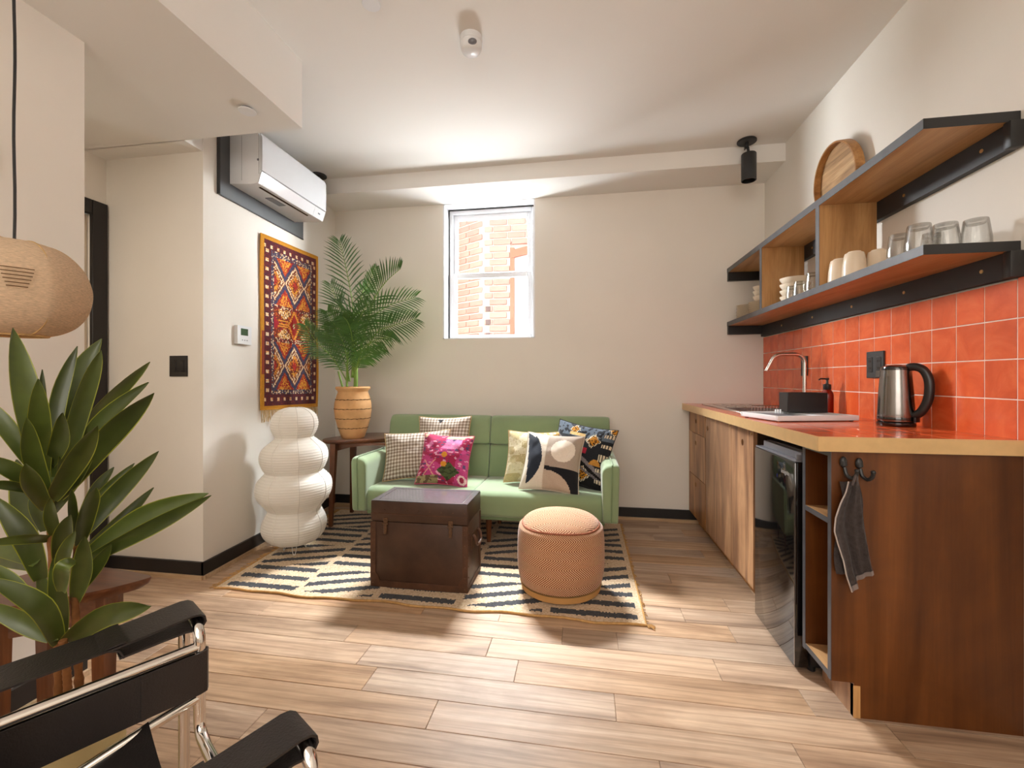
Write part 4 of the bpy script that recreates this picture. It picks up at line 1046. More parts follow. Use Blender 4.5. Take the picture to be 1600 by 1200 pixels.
# ------------------------------------------------------------------ cushions on the sofa
def pillow(name, label, w_, h_, t_, M, paint, n=44, seed=0, wr=0.006, piping=None):
    t = thing(name, label, 'cushion', (M @ Vector((0, 0, 0))))
    def pos(side):
        def f(u, v):
            a, c_ = 2 * u - 1, 2 * v - 1
            pin = 0.085
            x = w_ / 2 * a * (1 - pin * (1 - c_ * c_)); z = h_ / 2 * c_ * (1 - pin * (1 - a * a))
            k = max(0.0, (1 - a ** 2) * (1 - c_ ** 2)) ** 0.48
            y = t_ / 2 * k
            edge = min(1, 6 * (1 - abs(a))) * min(1, 6 * (1 - abs(c_)))
            y += wr * edge * (noise.noise(Vector((a * 2.3 + seed * 7, c_ * 2.3, seed))) + .5 * noise.noise(Vector((a * 6 + seed, c_ * 4, 3))))
            # creases running in from the corners
            y += wr * .8 * edge * math.sin(9 * math.atan2(c_, a)) * (a * a + c_ * c_) * .4
            return M @ Vector((x, -y * side, z))
        return f
    b = B(); b.grid(n, n, pos(1), lambda u, v: paint(2 * u - 1, 2 * v - 1))
    b.grid(n // 2, n // 2, pos(-1), lambda u, v: paint(-(2 * u - 1), 2 * v - 1))
    bmesh.ops.remove_doubles(b.bm, verts=b.bm.verts, dist=0.0004)
    b.obj('cover', MT['cloth'], t, sharp=0)
    f = pos(1)
    loop = [f(k / 16, 0) for k in range(16)] + [f(1, k / 16) for k in range(16)] + [f(1 - k / 16, 1) for k in range(16)] + [f(0, 1 - k / 16) for k in range(16)]
    b = B(); b.tube(loop, 0.0035, 6, closed=True); b.obj('seam', piping or MT['fringe'], t)
    return t
def PM(x, y, z, yaw, lean, roll): return Matrix.Translation((x, y, z)) @ Matrix.Rotation(yaw, 4, 'Z') @ Matrix.Rotation(-lean, 4, 'X') @ Matrix.Rotation(roll, 4, 'Y')
rp = random.Random(9)
def j(c, k=.08): f = 1 + rp.uniform(-k, k); return (c[0] * f, c[1] * f, c[2] * f, 1)
CK = [S(128, 110, 96), S(176, 162, 148), S(224, 216, 206)]
def check(w_, h_, pitch=0.0118):
    def f(u, v):
        a = (u + 1) * .5 * w_ / pitch; c_ = (v + 1) * .5 * h_ / pitch
        p, q = int(a % 2), int(c_ % 2)
        return j(CK[p + q] if p + q < 2 else CK[2], .06)
    return f
def check2(w_, h_):
    g = check(w_, h_)
    def f(u, v):
        if abs(u + 0.10) < .11 and .74 < v < .90 and abs(v - .9) * .8 + abs(u + .1) < .13: return S(40, 38, 40)
        return g(u, v)
    return f
pillow('sofa_cushion', 'grey brown checked square cushion standing highest at the left of the sofa back', .415, .40, .15, PM(-1.045, 3.20, 0.620, 0.03, 0.30, -0.02), check2(.405, .38), 68, 1)
pillow('sofa_cushion', 'wide grey checked lumbar cushion leaning on the left arm', .48, .345, .17, PM(-1.170, 2.985, 0.558, 0.16, 0.42, -0.075), check(.47, .325), 80, 2, .010)
def pink(u, v):
    n1 = noise.noise(Vector((u * 1.6, v * 1.6, 4))); n2 = noise.noise(Vector((u * 5, v * 12, 7)))
    base = S(196, 70, 132) if n1 + .25 * n2 > -.05 else S(168, 42, 84)
    if v > .35 and n1 > .0: base = S(222, 132, 178)
    if n2 > .34: base = S(230, 170, 196)
    if n2 < -.36: base = S(92, 70, 110)
    d = abs(u - .28) * .8 + abs(v + .55) * 1.0
    if d < .36 and v < -.42 + .3 * (1 - abs(u - .28) * 2.2): base = S(80, 92, 56) if n2 > -.1 else S(56, 66, 42)
    if (u - .08) ** 2 + (v + .30) ** 2 < .012 or (u - .05) ** 2 + (v - .08) ** 2 < .012: base = S(222, 150, 52)
    if u < -.2 and -.8 < v < -.15 and (abs((u + .52) - (v + .45) * .7) < .028 or abs((u + .52) + (v + .45) * .8) < .026): base = S(226, 160, 150)
    if v < -.72 and u < -.1: base = S(164, 150, 110) if n2 > 0 else S(110, 90, 70)
    if v > .80 and n1 > -.1: base = S(226, 176, 150)
    if (u - .82) ** 2 + (v + .80) ** 2 < .03: base = S(238, 200, 206) if (u - .82) ** 2 + (v + .80) ** 2 > .009 else S(150, 40, 70)
    return j(base, .1)
pillow('sofa_cushion', 'bright pink embroidered patchwork cushion in front of the checked ones', .36, .365, .15, PM(-0.935, 2.900, 0.545, 0.05, 0.50, 0.05), pink, 60, 3, .006, plain('pink_seam', S(206, 80, 120), 0.9))
def cream(u, v):
    n1 = noise.noise(Vector((u * 2.2, v * 2.8, 11))); n2 = noise.noise(Vector((u * 30, v * 9, 2)))
    c_ = S(226, 216, 184) if n1 > -.1 else S(190, 174, 130)
    if n2 > .3: c_ = S(206, 192, 152)
    if v > .70 and u > .1: c_ = S(214, 170, 96) if rp.random() < .5 else S(236, 224, 196)
    return j(c_, .06)
pillow('sofa_cushion', 'cream crushed velvet cushion half behind the geometric one', .385, .37, .15, PM(-0.345, 3.030, 0.560, -0.06, 0.42, 0.0), cream, 44, 4)
def abstract(u, v):
    c_ = S(226, 216, 200)
    navy, taupe = S(40, 46, 58), S(172, 156, 142)
    if u > -.18: c_ = taupe
    cx = -1.30
    if u < -.28 and ((u + 1.32) / 0.98) ** 2 + ((v - .05) / 1.12) ** 2 < 1 and ((u - .25) / 1.05) ** 2 + ((v - .05) / 1.5) ** 2 < 1.0: c_ = navy
    if u < -.30 and ((u + 1.25) / 0.93) ** 2 + (v / 1.0) ** 2 < 1 and u > -.86 - .10 * v: c_ = navy
    if (u - .40) ** 2 / .42 ** 2 + (v - .36) ** 2 / .42 ** 2 < 1: c_ = S(238, 226, 210)
    if u > -.18 and v < -.25 - .02 * u:
        c_ = S(26, 27, 32)
        if ((u + .18) / .92) ** 2 + ((v + 1.0) / .62) ** 2 < 1: c_ = S(186, 168, 150)
    if -.22 < u < -.175: c_ = S(206, 192, 174)
    return j(c_, .02)
pillow('sofa_cushion', 'geometric cushion with a white disc, navy oval and black arc', .385, .39, .16, PM(-0.200, 2.850, 0.558, -0.10, 0.46, 0.06), abstract, 76, 5, .005, plain('taupe_seam', S(200, 186, 170), 0.9))
def kilim6(u, v):
    n2 = noise.noise(Vector((u * 9, v * 9, 5)))
    c_ = S(34, 36, 42) if v + u * .3 > -.1 else S(24, 22, 24)
    if v > .55 and n2 > -.1: c_ = S(96, 108, 122)
    for (a, d, r) in ((.42, .50, .27), (.30, -.62, .28), (-.30, .80, .2), (-.55, -.2, .25), (.95, .95, .2)):
        q = abs(u - a) + abs(v - d)
        if q < r:
            c_ = S(206, 140, 40) if q < r * .72 else S(238, 226, 200)
            if (int((u - v) * 16) % 2 == 0 or int((u + v) * 16) % 2 == 0) and q < r * .72 and rp.random() < .5: c_ = S(60, 40, 24)
            if q >= r * .72 and int((u * 2 - v) * 18) % 2: c_ = S(40, 38, 40)
    if -.12 < v + u * .55 - .02 < .02: c_ = S(128, 120, 122)
    if -.42 < v + u * .35 < -.34: c_ = S(110, 104, 108)
    if .12 < u < .30 and .02 < v < .22: c_ = S(176, 40, 60)
    if .46 < u < .84 and -.28 < v < -.08 and v < -.28 + .2 * (1 - ((u - .65) / .2) ** 2): c_ = S(196, 138, 60)
    if u > .72 and int(v * 9) % 3 == 0 and int(u * 24) % 2: c_ = S(220, 206, 180)
    if .58 < v < .70 and -.45 < u < .1: c_ = S(222, 190, 130) if n2 > -.2 else S(200, 150, 70)
    return j(c_, .1)
pillow('sofa_cushion', 'dark patterned kilim cushion with gold diamonds leaning on the right arm', .43, .43, .16, PM(-0.020, 3.010, 0.585, -0.34, 0.36, 0.14), kilim6, 72, 6, .006, plain('dark_seam', S(30, 28, 30), 0.9))

# ------------------------------------------------------------------ trunk
TX0, TX1, TY0, TY1, TZ = -1.104, -0.582, 2.166, 2.452, 0.449
tk = thing('storage_trunk', 'old dark brown wooden trunk with metal latches on the rug', 'trunk', ((TX0 + TX1) / 2, (TY0 + TY1) / 2, 0.010))
z0 = 0.010; zl = 0.352
B().box(TX0, TX1, TY0, TY1, z0 + 0.002, zl - 0.0015, 0.004).obj('body', MT['trunk'], tk)
ld = B().box(TX0 - 0.001, TX1 + 0.001, TY0 - 0.001, TY1 + 0.001, zl + 0.0015, TZ + z0, 0.005).obj('lid', MT['trunk'], tk)
B().box(TX0 + 0.034, TX1 - 0.034, TY0 + 0.034, TY1 - 0.034, TZ + z0 - 0.001, TZ + z0 + 0.0012, 0.0006, 1).obj('top_panel', MT['trunktop'], ld)
b = B(); zt = TZ + z0
for a, c_, d, e in ((TX0, TX1, TY0, TY0 + .030), (TX0, TX1, TY1 - .030, TY1), (TX0, TX0 + .030, TY0 + .0302, TY1 - .0302), (TX1 - .030, TX1, TY0 + .0302, TY1 - .0302)):
    b.box(a, c_, d, e, zt - 0.001, zt + 0.0022, 0.001, 1)
b.obj('top_binding', MT['trunktop'], ld)
b = B()
b.box(TX0 - .002, TX1 + .002, TY0 - .003, TY0, z0, z0 + .032, .001, 1); b.box(TX1, TX1 + .003, TY0 - .001, TY1 + .001, z0, z0 + .032, .001, 1)
b.box(TX0 - .003, TX0 + .026, TY0 - .003, TY0 - .0001, z0 + .0322, zl - .002, .001, 1); b.box(TX1 - .026, TX1 + .003, TY0 - .003, TY0 - .0001, z0 + .0322, zl - .002, .001, 1)
b.box(TX1 + .0001, TX1 + .003, TY0, TY0 + .026, z0 + .0322, zl - .002, .001, 1); b.box(TX1 + .0001, TX1 + .003, TY1 - .026, TY1, z0 + .0322, zl - .002, .001, 1)
b.obj('binding', MT['trunktrim'], tk)
b = B(); b.box(TX0 - .002, TX1 + .002, TY0 - .0028, TY0 - .0011, zl + .040, zl + .0445, .0006, 1); b.box(TX1 + .0011, TX1 + .0028, TY0, TY1, zl + .002, zl + .007, .0006, 1); b.obj('bead', MT['trunktrim'], ld)
for x in (TX0 + .082, TX1 - .088):
    lt = B().box(x - .013, x + .013, TY0 - .0055, TY0 - .0012, zl - .012, zl + .021, .002, 1).box(x - .009, x + .009, TY0 - .0085, TY0 - .004, zl - .064, zl + .012, .002, 1).obj('latch', MT['rust'], tk)
    B().tube([(x - .016, TY0 - .007, zl - .008), (x + .016, TY0 - .007, zl - .008)], .0042, 8).obj('hinge_pin', MT['rust'], lt)
yc = (TY0 + TY1) / 2
b = B(); b.box(TX1 + .0005, TX1 + .004, yc - .062, yc + .062, .20, .285, .002, 1); b.obj('handle_plate', MT['rust'], tk)
b = B(); b.tube(bez([(TX1 + .006, yc - .050, .275), (TX1 + .020, yc - .052, .258), (TX1 + .027, yc - .040, .225), (TX1 + .028, yc, .216), (TX1 + .027, yc + .040, .225), (TX1 + .020, yc + .052, .258), (TX1 + .006, yc + .050, .275)], 20), .0085, 8); b.obj('handle', MT['trunktrim'], tk, label='leather wrapped carrying handle')
b = B()
for k in range(9):
    for zz in (zl + .062, zl - .022 if k in (0, 8) else zl + .062):
        x = TX0 + .014 + (TX1 - TX0 - .028) * k / 8
        b.sphere((x, TY0 - .002, zz), .0032, 8, 5)
for k in range(6):
    b.sphere((TX0 + .012, TY0 - .004, .03 + .055 * k), .003, 8, 5); b.sphere((TX1 - .012, TY0 - .004, .03 + .055 * k), .003, 8, 5); b.sphere((TX1 + .004, TY0 + .012, .03 + .055 * k), .003, 8, 5)
b.obj('studs', MT['rust'], tk, kind='stuff')
for x, y in ((TX0 + .03, TY0 + .004), (TX1 - .03, TY0 + .004)):
    s = -1 if x > -0.8 else 1
    b = B(); pts = [(0, 0)] + [(.05 * math.cos(a), .05 * math.sin(a)) for a in (0, .26, .52, .78, 1.05, 1.31, PI / 2)]
    b.prism([((TX0 - .002 if s > 0 else TX1 + .002) + s * p[0], z0 + .03 + p[1]) for p in pts], 'y', TY0 - .0042, TY0 - .003); b.obj('corner_plate', MT['trunktrim'], tk)

# ------------------------------------------------------------------ pouf
px_, py_, R_ = -0.118, 2.312, 0.226
pf = thing('woven_pouf', 'round rust coloured herringbone pouf beside the trunk', 'pouf', (px_, py_, 0.010))
def pouf_p(t):
    # outline from the bottom edge, up the bulging side, over the shoulder to the crown
    if t < .72:
        z = 0.052 + (0.335 - 0.052) * t / .72
        r = R_ * (1 - 0.18 * abs((z - .20) / .20) ** 3.2)
        return r, z
    a = (t - .72) / .28
    return R_ * .885 * math.cos(a * PI / 2) ** .8 if a < 1 else 0.0005, 0.335 + 0.062 * math.sin(a * PI / 2) ** 1.1
ring = [pouf_p(k / 44) for k in range(45)]
arc = [0]
for a, c_ in zip(ring[:-1], ring[1:]): arc.append(arc[-1] + math.hypot(c_[0] - a[0], c_[1] - a[1]))
NS = 72
def ppos(u, v):
    k = min(int(round(v * 44)), 44); r, z = ring[k]; a = 2 * PI * u
    dz = 0.0
    if k > 31: dz = -0.010 * max(0, math.cos(a + 1.7)) * math.sin((k - 31) / 13 * PI) + .004 * math.sin(3 * a) * (1 - (k - 31) / 13)
    return (px_ + r * math.cos(a), py_ + r * math.sin(a), 0.010 + z + dz)
def puv(u, v):
    k = min(int(round(v * 44)), 44); r, z = ring[k]
    if k > 32: a = 2 * PI * u; return (r * math.cos(a) + 3, r * math.sin(a) * 1.0)
    return (u * 116 * 0.0122, arc[k])
b = B(); b.grid(NS, 44, ppos, None, 0, True, puv)
bmesh.ops.remove_doubles(b.bm, verts=b.bm.verts, dist=0.0002)
b.obj('woven_cover', MT['herring'], pf, sharp=0)
b = B(); b.lathe([(R_ * .80, 0.012), (R_ * .90, 0.022), (ring[0][0] + .0005, ring[0][1] + .001)], (px_, py_, 0), 64); b.lathe([(R_ * .74, 0.0), (R_ * .80, 0.012)], (px_, py_, 0.010), 64)
b.obj('base', plain('tan_canvas', S(196, 146, 86), 0.9), pf, label='plain tan bottom band')
b = B(); b.tube([(px_ + R_ * .875 * math.cos(2 * PI * k / 64), py_ + R_ * .875 * math.sin(2 * PI * k / 64), 0.010 + .340 + .004 * math.sin(3 * 2 * PI * k / 64)) for k in range(64)], 0.005, 6, closed=True); b.obj('seam', plain('rust_seam', S(150, 88, 62), 0.9, var=.25, vs_=80), pf)

# ------------------------------------------------------------------ paper lantern
lx, ly = -1.800, 2.520
ln = thing('paper_lantern', 'tall white paper floor lantern of four stacked bulges', 'floor lamp', (lx, ly, 0.010))
key = [(0.060, 0.062), (0.12, 0.080), (0.165, 0.112), (0.187, 0.165), (0.182, 0.215), (0.160, 0.262), (0.153, 0.284), (0.172, 0.312), (0.208, 0.360), (0.221, 0.415), (0.211, 0.466), (0.178, 0.505), (0.166, 0.520),
       (0.178, 0.542), (0.194, 0.585), (0.196, 0.625), (0.180, 0.668), (0.136, 0.708), (0.112, 0.728), (0.112, 0.742), (0.128, 0.772), (0.138, 0.815), (0.128, 0.862), (0.100, 0.895), (0.062, 0.914), (0.030, 0.920)]
pr_ = bez([(r, 0, z) for r, z in key], 330)
rings = []
for i, p in enumerate(pr_):
    ridge = 0.0022 * (1 - 2 * abs((p.z / 0.0155) % 1 - .5))
    rings.append((max(p.x - ridge, .01), p.z))
b = B(); b.lathe(rings, (lx, ly, 0), 56, cap=False, fold=lambda a, z_: 1 + .006 * math.cos(8 * a + .35)); b.obj('paper_shade', MT['paper'], ln, sharp=0)
for k in range(8):
    a = 2 * PI * k / 8 - .05
    b = B(); b.tube([(lx + (p.x + .0012) * math.cos(a), ly + (p.x + .0012) * math.sin(a), p.z) for p in pr_[::5]], 0.0016, 5); b.obj('seam', MT['paperwire'], ln)
for k in range(3):
    a = 2 * PI * k / 3 - 1.0
    ex, ey = math.cos(a), math.sin(a); tx_, ty_ = -ey, ex
    b = B(); b.tube(bez([(lx + .055 * ex + .014 * tx_, ly + .055 * ey + .014 * ty_, .075), (lx + .070 * ex + .008 * tx_, ly + .070 * ey + .008 * ty_, .025), (lx + .073 * ex, ly + .073 * ey, .0125), (lx + .070 * ex - .008 * tx_, ly + .070 * ey - .008 * ty_, .025), (lx + .055 * ex - .014 * tx_, ly + .055 * ey - .014 * ty_, .075)], 14), .0020, 6)
    b.obj('wire_foot', MT['white'], ln)

# ------------------------------------------------------------------ side tables
def top_slab(b, outline, z0, z1, under=0.035, mi=0):
    n = len(outline); cx = sum(p[0] for p in outline) / n; cy = sum(p[1] for p in outline) / n
    def rg_(s, z): return [(cx + (p[0] - cx) * s, cy + (p[1] - cy) * s, z) for p in outline]
    b.rings([rg_(1 - under * 2.2, z0), rg_(1 - under * .5, z0 + (z1 - z0) * .45), rg_(1, z1 - .004), rg_(.995, z1)], mi=mi)
def taper_leg(b, x, y, z0, z1, w0, w1, dx=0, dy=0):
    def sq(x_, y_, w_, z): return [(x_ - w_, y_ - w_ * .8, z), (x_ + w_, y_ - w_ * .8, z), (x_ + w_, y_ + w_ * .8, z), (x_ - w_, y_ + w_ * .8, z)]
    b.rings([sq(x + dx, y + dy, w0, z0), sq(x + dx * .4, y + dy * .4, (w0 + w1) * .52, z0 + (z1 - z0) * .6), sq(x, y, w1, z1)], smooth=False)
tb = thing('side_table', 'walnut side table with rounded top under the terracotta plant pot', 'side table', (-1.62, 3.18, 0))
ol = [tuple(p) for p in bez([(-1.90, 2.975, 0), (-1.915, 3.05, 0), (-1.84, 3.32, 0), (-1.70, 3.43, 0), (-1.50, 3.44, 0), (-1.36, 3.36, 0), (-1.36, 3.22, 0), (-1.50, 3.08, 0), (-1.70, 2.985, 0), (-1.86, 2.945, 0), (-1.90, 2.975, 0)], 60)[:-1]]
b = B(); top_slab(b, ol, 0.622, 0.652); b.obj('tabletop', MT['walnut'], tb)
b = B(); b.prism([(-1.838, 0.6215), (-1.395, 0.6215), (-1.395, 0.612), (-1.60, 0.604), (-1.72, 0.588), (-1.80, 0.566), (-1.838, 0.556)], 'y', 3.045, 3.065)
b.obj('apron', MT['walnut'], tb)
for x, y, dx, dy in ((-1.835, 3.02, -.005, -.035), (-1.835, 3.30, -.03, .03), (-1.535, 3.385, .0, .03)):
    b = B(); taper_leg(b, x, y, 0.010 if y < 3.1 else 0.0105, 0.6215, .013, .022, dx, dy); b.obj('leg', MT['walnutleg'], tb)
tb = thing('side_table', 'dark walnut side table with boat shaped top behind the black chair', 'side table', (-1.36, 0.96, 0))
ol = [(-1.196, 1.051, 0), (-1.185, 1.037, 0), (-1.221, .978, 0), (-1.269, .928, 0), (-1.328, .883, 0), (-1.382, .843, 0), (-1.452, .817, 0), (-1.539, .833, 0), (-1.583, .891, 0), (-1.565, .955, 0), (-1.545, 1.010, 0), (-1.503, 1.06, 0), (-1.402, 1.075, 0), (-1.283, 1.066, 0)]
b = B(); top_slab(b, [tuple(p) for p in bez(ol + ol[:1], 70)[:-1]], .522, .550, .05); b.obj('tabletop', MT['walnut'], tb)
b = B(); b.prism([(-1.47, .862), (-1.262, 1.000), (-1.274, 1.016), (-1.482, .878)], 'z', .445, .5215)
b.prism([(-1.262, 1.0165), (-1.262, 1.032), (-1.50, 1.032), (-1.50, 1.0165)], 'z', .445, .5215); b.obj('apron', MT['walnut'], tb)
for x, y in ((-1.285, 1.000), (-1.452, .880), (-1.50, 1.02)):
    b = B(); taper_leg(b, x, y, 0.0, .5215, .015, .023, 0, 0); b.obj('leg', MT['walnutleg'], tb)
# ------------------------------------------------------------------ palm in a terracotta pot
vx, vy, vz = -1.735, 3.115, 0.6525
pl = thing('potted_palm', 'areca palm in a banded terracotta pot on the side table in the corner', 'plant', (vx, vy, vz))
b = B(); b.lathe([(0.078, 0), (0.085, 0.006), (0.108, 0.075), (0.128, 0.15), (0.136, 0.215), (0.133, 0.265), (0.120, 0.315), (0.109, 0.345), (0.112, 0.358), (0.124, 0.368), (0.127, 0.380), (0.122, 0.388), (0.108, 0.386), (0.100, 0.36)], (vx, vy, vz), 56, cap=False)
b.face([b.v((vx + .078 * math.cos(2 * PI * k / 24), vy + .078 * math.sin(2 * PI * k / 24), vz)) for k in range(24)])
pot = b.obj('pot', MT['terracotta'], pl)
for z, r in ((0.292, .1275), (0.222, .1362), (0.150, .128), (0.078, .1092)):
    b = B(); b.tube([(vx + r * math.cos(2 * PI * k / 60), vy + r * math.sin(2 * PI * k / 60), vz + z + .0015 * math.sin(k * 1.9)) for k in range(60)], [.0021 + .0009 * math.sin(k * 2.7) for k in range(60)], 5, closed=True)
    b.obj('incised_band', MT['groove'], pot)
b = B(); b.lathe([(0.104, .352), (0.05, .358), (.002, .36)], (vx, vy, vz), 32, cap=False); b.obj('soil', MT['soil'], pl)
for i, c_ in enumerate(CANES):
    c_ = [(p[0] if i else p[0] + .0, p[1] + .04, p[2] - (.03 if k == 0 else 0)) for k, p in enumerate(c_)]
    b = B(); b.tube(bez(c_, 10), [.017 - .0006 * k for k in range(11)] if i == 0 else [.009 - .0003 * k for k in range(11)], 10); b.obj('stem', MT['palmstem'], pl)
rf = random.Random(8)
for fi, (pts, wd, sides) in enumerate(FRONDS):
    pts = [(p[0], p[1] + .04, p[2]) for p in pts]
    rc = bez(pts, 40); b = B()
    b.tube(rc, [.0055 - .0001 * k for k in range(41)], 6, mi=1)
    view = (Vector((0, 0, 1.1)) - rc[20]).normalized()
    nl = 23
    for k in range(nl):
        t = .22 + .78 * k / (nl - 1)
        i = min(int(t * 40), 39); p = rc[i].lerp(rc[i + 1], t * 40 - i) if i < 40 else rc[40]
        tan = (rc[min(i + 1, 40)] - rc[i]).normalized()
        side = tan.cross(view).normalized(); nrm = side.cross(tan).normalized()
        L = wd * (0.40 + 1.05 * math.sin(PI * min(1, .16 + .80 * (t - .22) / .78)) ** .8) * rf.uniform(.9, 1.08)
        for s in (1, -1):
            if sides == 1 and s == 1 and k > 5: continue
            fw = .42 + .62 * t
            dr = (tan * fw + side * s * (1 - .35 * t) + nrm * rf.uniform(.05, .35)).normalized()
            w_ = .0043 + .0018 * math.sin(PI * t)
            q0, q1, q2, q3 = p, p + dr * L * .34, p + dr * L * .70 + Vector((0, 0, -.05 * L)), p + dr * L + Vector((0, 0, -.14 * L))
            wn_ = dr.cross(nrm + view * .6).normalized()
            v0 = [b.v(q0 - wn_ * w_ * .35), b.v(q0 + wn_ * w_ * .35)]; v1 = [b.v(q1 - wn_ * w_), b.v(q1 + wn_ * w_)]
            v2 = [b.v(q2 - wn_ * w_ * .75), b.v(q2 + wn_ * w_ * .75)]; v3 = b.v(q3)
            b.face([v0[0], v0[1], v1[1], v1[0]], 0, True); b.face([v1[0], v1[1], v2[1], v2[0]], 0, True); b.face([v2[0], v2[1], v3], 0, True)
    b.obj('frond', [MT['frond'], MT['palmstem']], pl, recalc=False, sharp=0)

# ------------------------------------------------------------------ wall hanging
KY0, KY1, KZ0, KZ1 = 2.571, 3.248, 0.890, 2.072
kw = thing('wall_tapestry', 'red and orange diamond patterned woven rug hung on the left wall', 'tapestry', (LWX(2.9) + .01, 2.91, KZ0))
rk = random.Random(21)
OCH, MAR, CRM, NVY, RED, ORG, YEL, BRN = S(196, 134, 36), S(86, 30, 36), S(232, 208, 170), S(56, 56, 84), S(150, 28, 24), S(196, 92, 28), S(218, 152, 52), S(104, 42, 22)
def pick(*c_): return c_[rk.randrange(len(c_))]
def tap(s, t):                                           # s left to right, t from the bottom up
    t = 1 - t
    s0, t0 = s, t
    if s < .048 or t < .020 or t > .982: return j(OCH if not (.55 < t < .80 and s < .05) else S(150, 66, 44))
    if s > .965: return j(OCH)
    if s < .155 or s > .875 or t < .075 or t > .915:
        ds = (t * 18.5) % 1; dt = (s * 9.5) % 1
        hor = t < .075 or t > .915
        ctr = (.048 < t < .066 or .93 < t < .955) if hor else (.075 < s < .115 or .905 < s < .945)
        if ctr and (.3 < (dt if hor else ds) < .68): return j(pick(CRM, CRM, S(226, 160, 96)))
        return j(pick(MAR, MAR, MAR, S(110, 34, 30), S(70, 28, 48)))
    if s < .195 or s > .84 or t < .105 or t > .885: return j(pick(NVY, NVY, CRM, BRN, S(96, 86, 96)))
    S_ = (s - .195) / .645
    for tc in (.245, .745):
        if abs(t - tc) < .140:
            d_ = None
            c0 = round((S_ - .02) / .52) * .52 + .02
            d_ = abs(S_ - c0) / .26 + abs(t - tc) / .118
            if d_ < .24: return j(pick(RED, RED, S(176, 40, 30)))
            if d_ < .36: return j(pick(BRN, ORG, BRN))
            if d_ < .62: return j(pick(ORG, YEL, BRN, YEL))
            if d_ < .76: return j(pick(BRN, CRM, CRM, S(150, 80, 40)))
            if d_ < .86: return j(pick(BRN, BRN, S(120, 54, 30)))
            if d_ < 1.0: return j(pick(CRM, CRM, S(200, 150, 110)))
            if d_ < 1.06: return j(BRN)
            if d_ < 1.32: return j(pick(NVY, NVY, S(76, 70, 92)))
            if d_ < 1.52: return j(pick(RED, RED, ORG))
            return j(pick(YEL, ORG, YEL, RED))
    if abs(t - .245) < .165 or abs(t - .745) < .165: return j(pick(MAR, CRM, RED, MAR, BRN))
    dm = abs(S_ - .54) / .18 + abs(t - .495) / .092
    if dm < .22: return j(pick(S(120, 120, 60), RED, CRM))
    if dm < .78: return j(RED)
    if dm < 1.08: return j(pick(YEL, YEL, ORG))
    dl = abs(S_ + .02) / .16 + abs(t - .495) / .05
    if dl < 1: return j(S(156, 24, 40))
    if abs(t - .495) < .025 and .12 < S_ < .36 and int(t * 260) % 3 == 0: return j(YEL)
    dtri = abs(S_ - .27) / .20 + abs(t - .425) / .055; dtr2 = abs(S_ - .27) / .20 + abs(t - .565) / .055; dtr3 = abs(S_ - .88) / .2 + abs(t - .44) / .06; dtr4 = abs(S_ - .88) / .2 + abs(t - .56) / .06
    if min(dtri, dtr2, dtr3, dtr4) < .9: return j(pick(CRM, S(196, 150, 96), BRN, YEL))
    return j(pick(BRN, RED, ORG, BRN, S(120, 40, 24)))
def kpos(u, v):
    y = KY0 + (KY1 - KY0) * u; z = KZ0 + (KZ1 - KZ0) * v
    z += -.022 * (1 - u) * (1 if v > .5 else -.3) * abs(2 * v - 1) + .012 * u * abs(2 * v - 1) * (1 if v > .5 else -1)
    y += .006 * math.sin(v * 9) * (1 if u > .5 else -.4)
    return (LWX(y) + .008 + .006 * (1 + math.sin(v * 7 + u * 5)) * .5 + .004 * abs(u - .5), y, z)
b = B(); b.grid(86, 150, kpos, tap)
b.obj('weave', MT['kilim'], kw, sharp=0)
loop = [kpos(k / 20, 0) for k in range(20)] + [kpos(1, k / 30) for k in range(30)] + [kpos(1 - k / 20, 1) for k in range(20)] + [kpos(0, 1 - k / 30) for k in range(30)]
b = B(); b.tube([(p[0] - .002, p[1], p[2]) for p in loop], .0055, 6, closed=True); b.obj('ochre_edge', plain('ochre_binding', S(192, 132, 34), .9, var=.15, vs_=40), kw)
b = B()
for k in range(64):
    u = (k + .5) / 64; p = kpos(u, 0); L = rk.uniform(.07, .125)
    b.tube([(p[0], p[1], p[2]), (p[0] + .004, p[1] + rk.uniform(-.008, .008), p[2] - L * .5), (p[0] + .002, p[1] + rk.uniform(-.012, .012), p[2] - L)], .0028, 5)
b.obj('fringe', MT['fringe'], kw, kind='stuff')

# ------------------------------------------------------------------ air conditioner and its backing plate
bp = thing('backing_plate', 'dark grey steel mounting plate on the left wall behind the air conditioner', 'panel', (LWX(2.63), 2.63, 2.155))
def onwall(y0, y1, z0, z1, x0, x1, bev=0.0):
    b = B()
    r = [[(LWX(y) + x, y, z) for y, z in ((y0, z0), (y1, z0), (y1, z1), (y0, z1))] for x in (x0, x1)]
    b.rings(r, smooth=False); return b
onwall(2.216, 3.056, 2.166, 2.62, .001, .008).obj('sheet', MT['plategrey'], bp)
onwall(2.212, 2.2155, 2.160, 2.62, .001, .022).obj('folded_edge', MT['blackmetal'], bp)
onwall(2.2156, 3.056, 2.1605, 2.1655, .001, .012).obj('folded_edge', MT['blackmetal'], bp)
AY0, AY1 = 2.303, 2.945
ac = thing('air_conditioner', 'white wall mounted split air conditioner unit high on the left wall', 'air conditioner', (-1.98, 2.62, 2.245))
def acx(y): return LWX(y) + .0095
b = B()
pro = [(None, 2.256), (-1.925, 2.246), (-1.886, 2.249), (-1.868, 2.292), (-1.868, 2.512), (-1.885, 2.545), (None, 2.545)]
b.rings([[((acx(y) if p[0] is None else p[0]), y, p[1]) for p in pro] for y in (AY0, AY1)], smooth=False); b.obj('body', MT['white'], ac)
fp = [(-1.8675, 2.318), (-1.8545, 2.320), (-1.8515, 2.40), (-1.8530, 2.515), (-1.864, 2.538), (-1.8675, 2.538)]
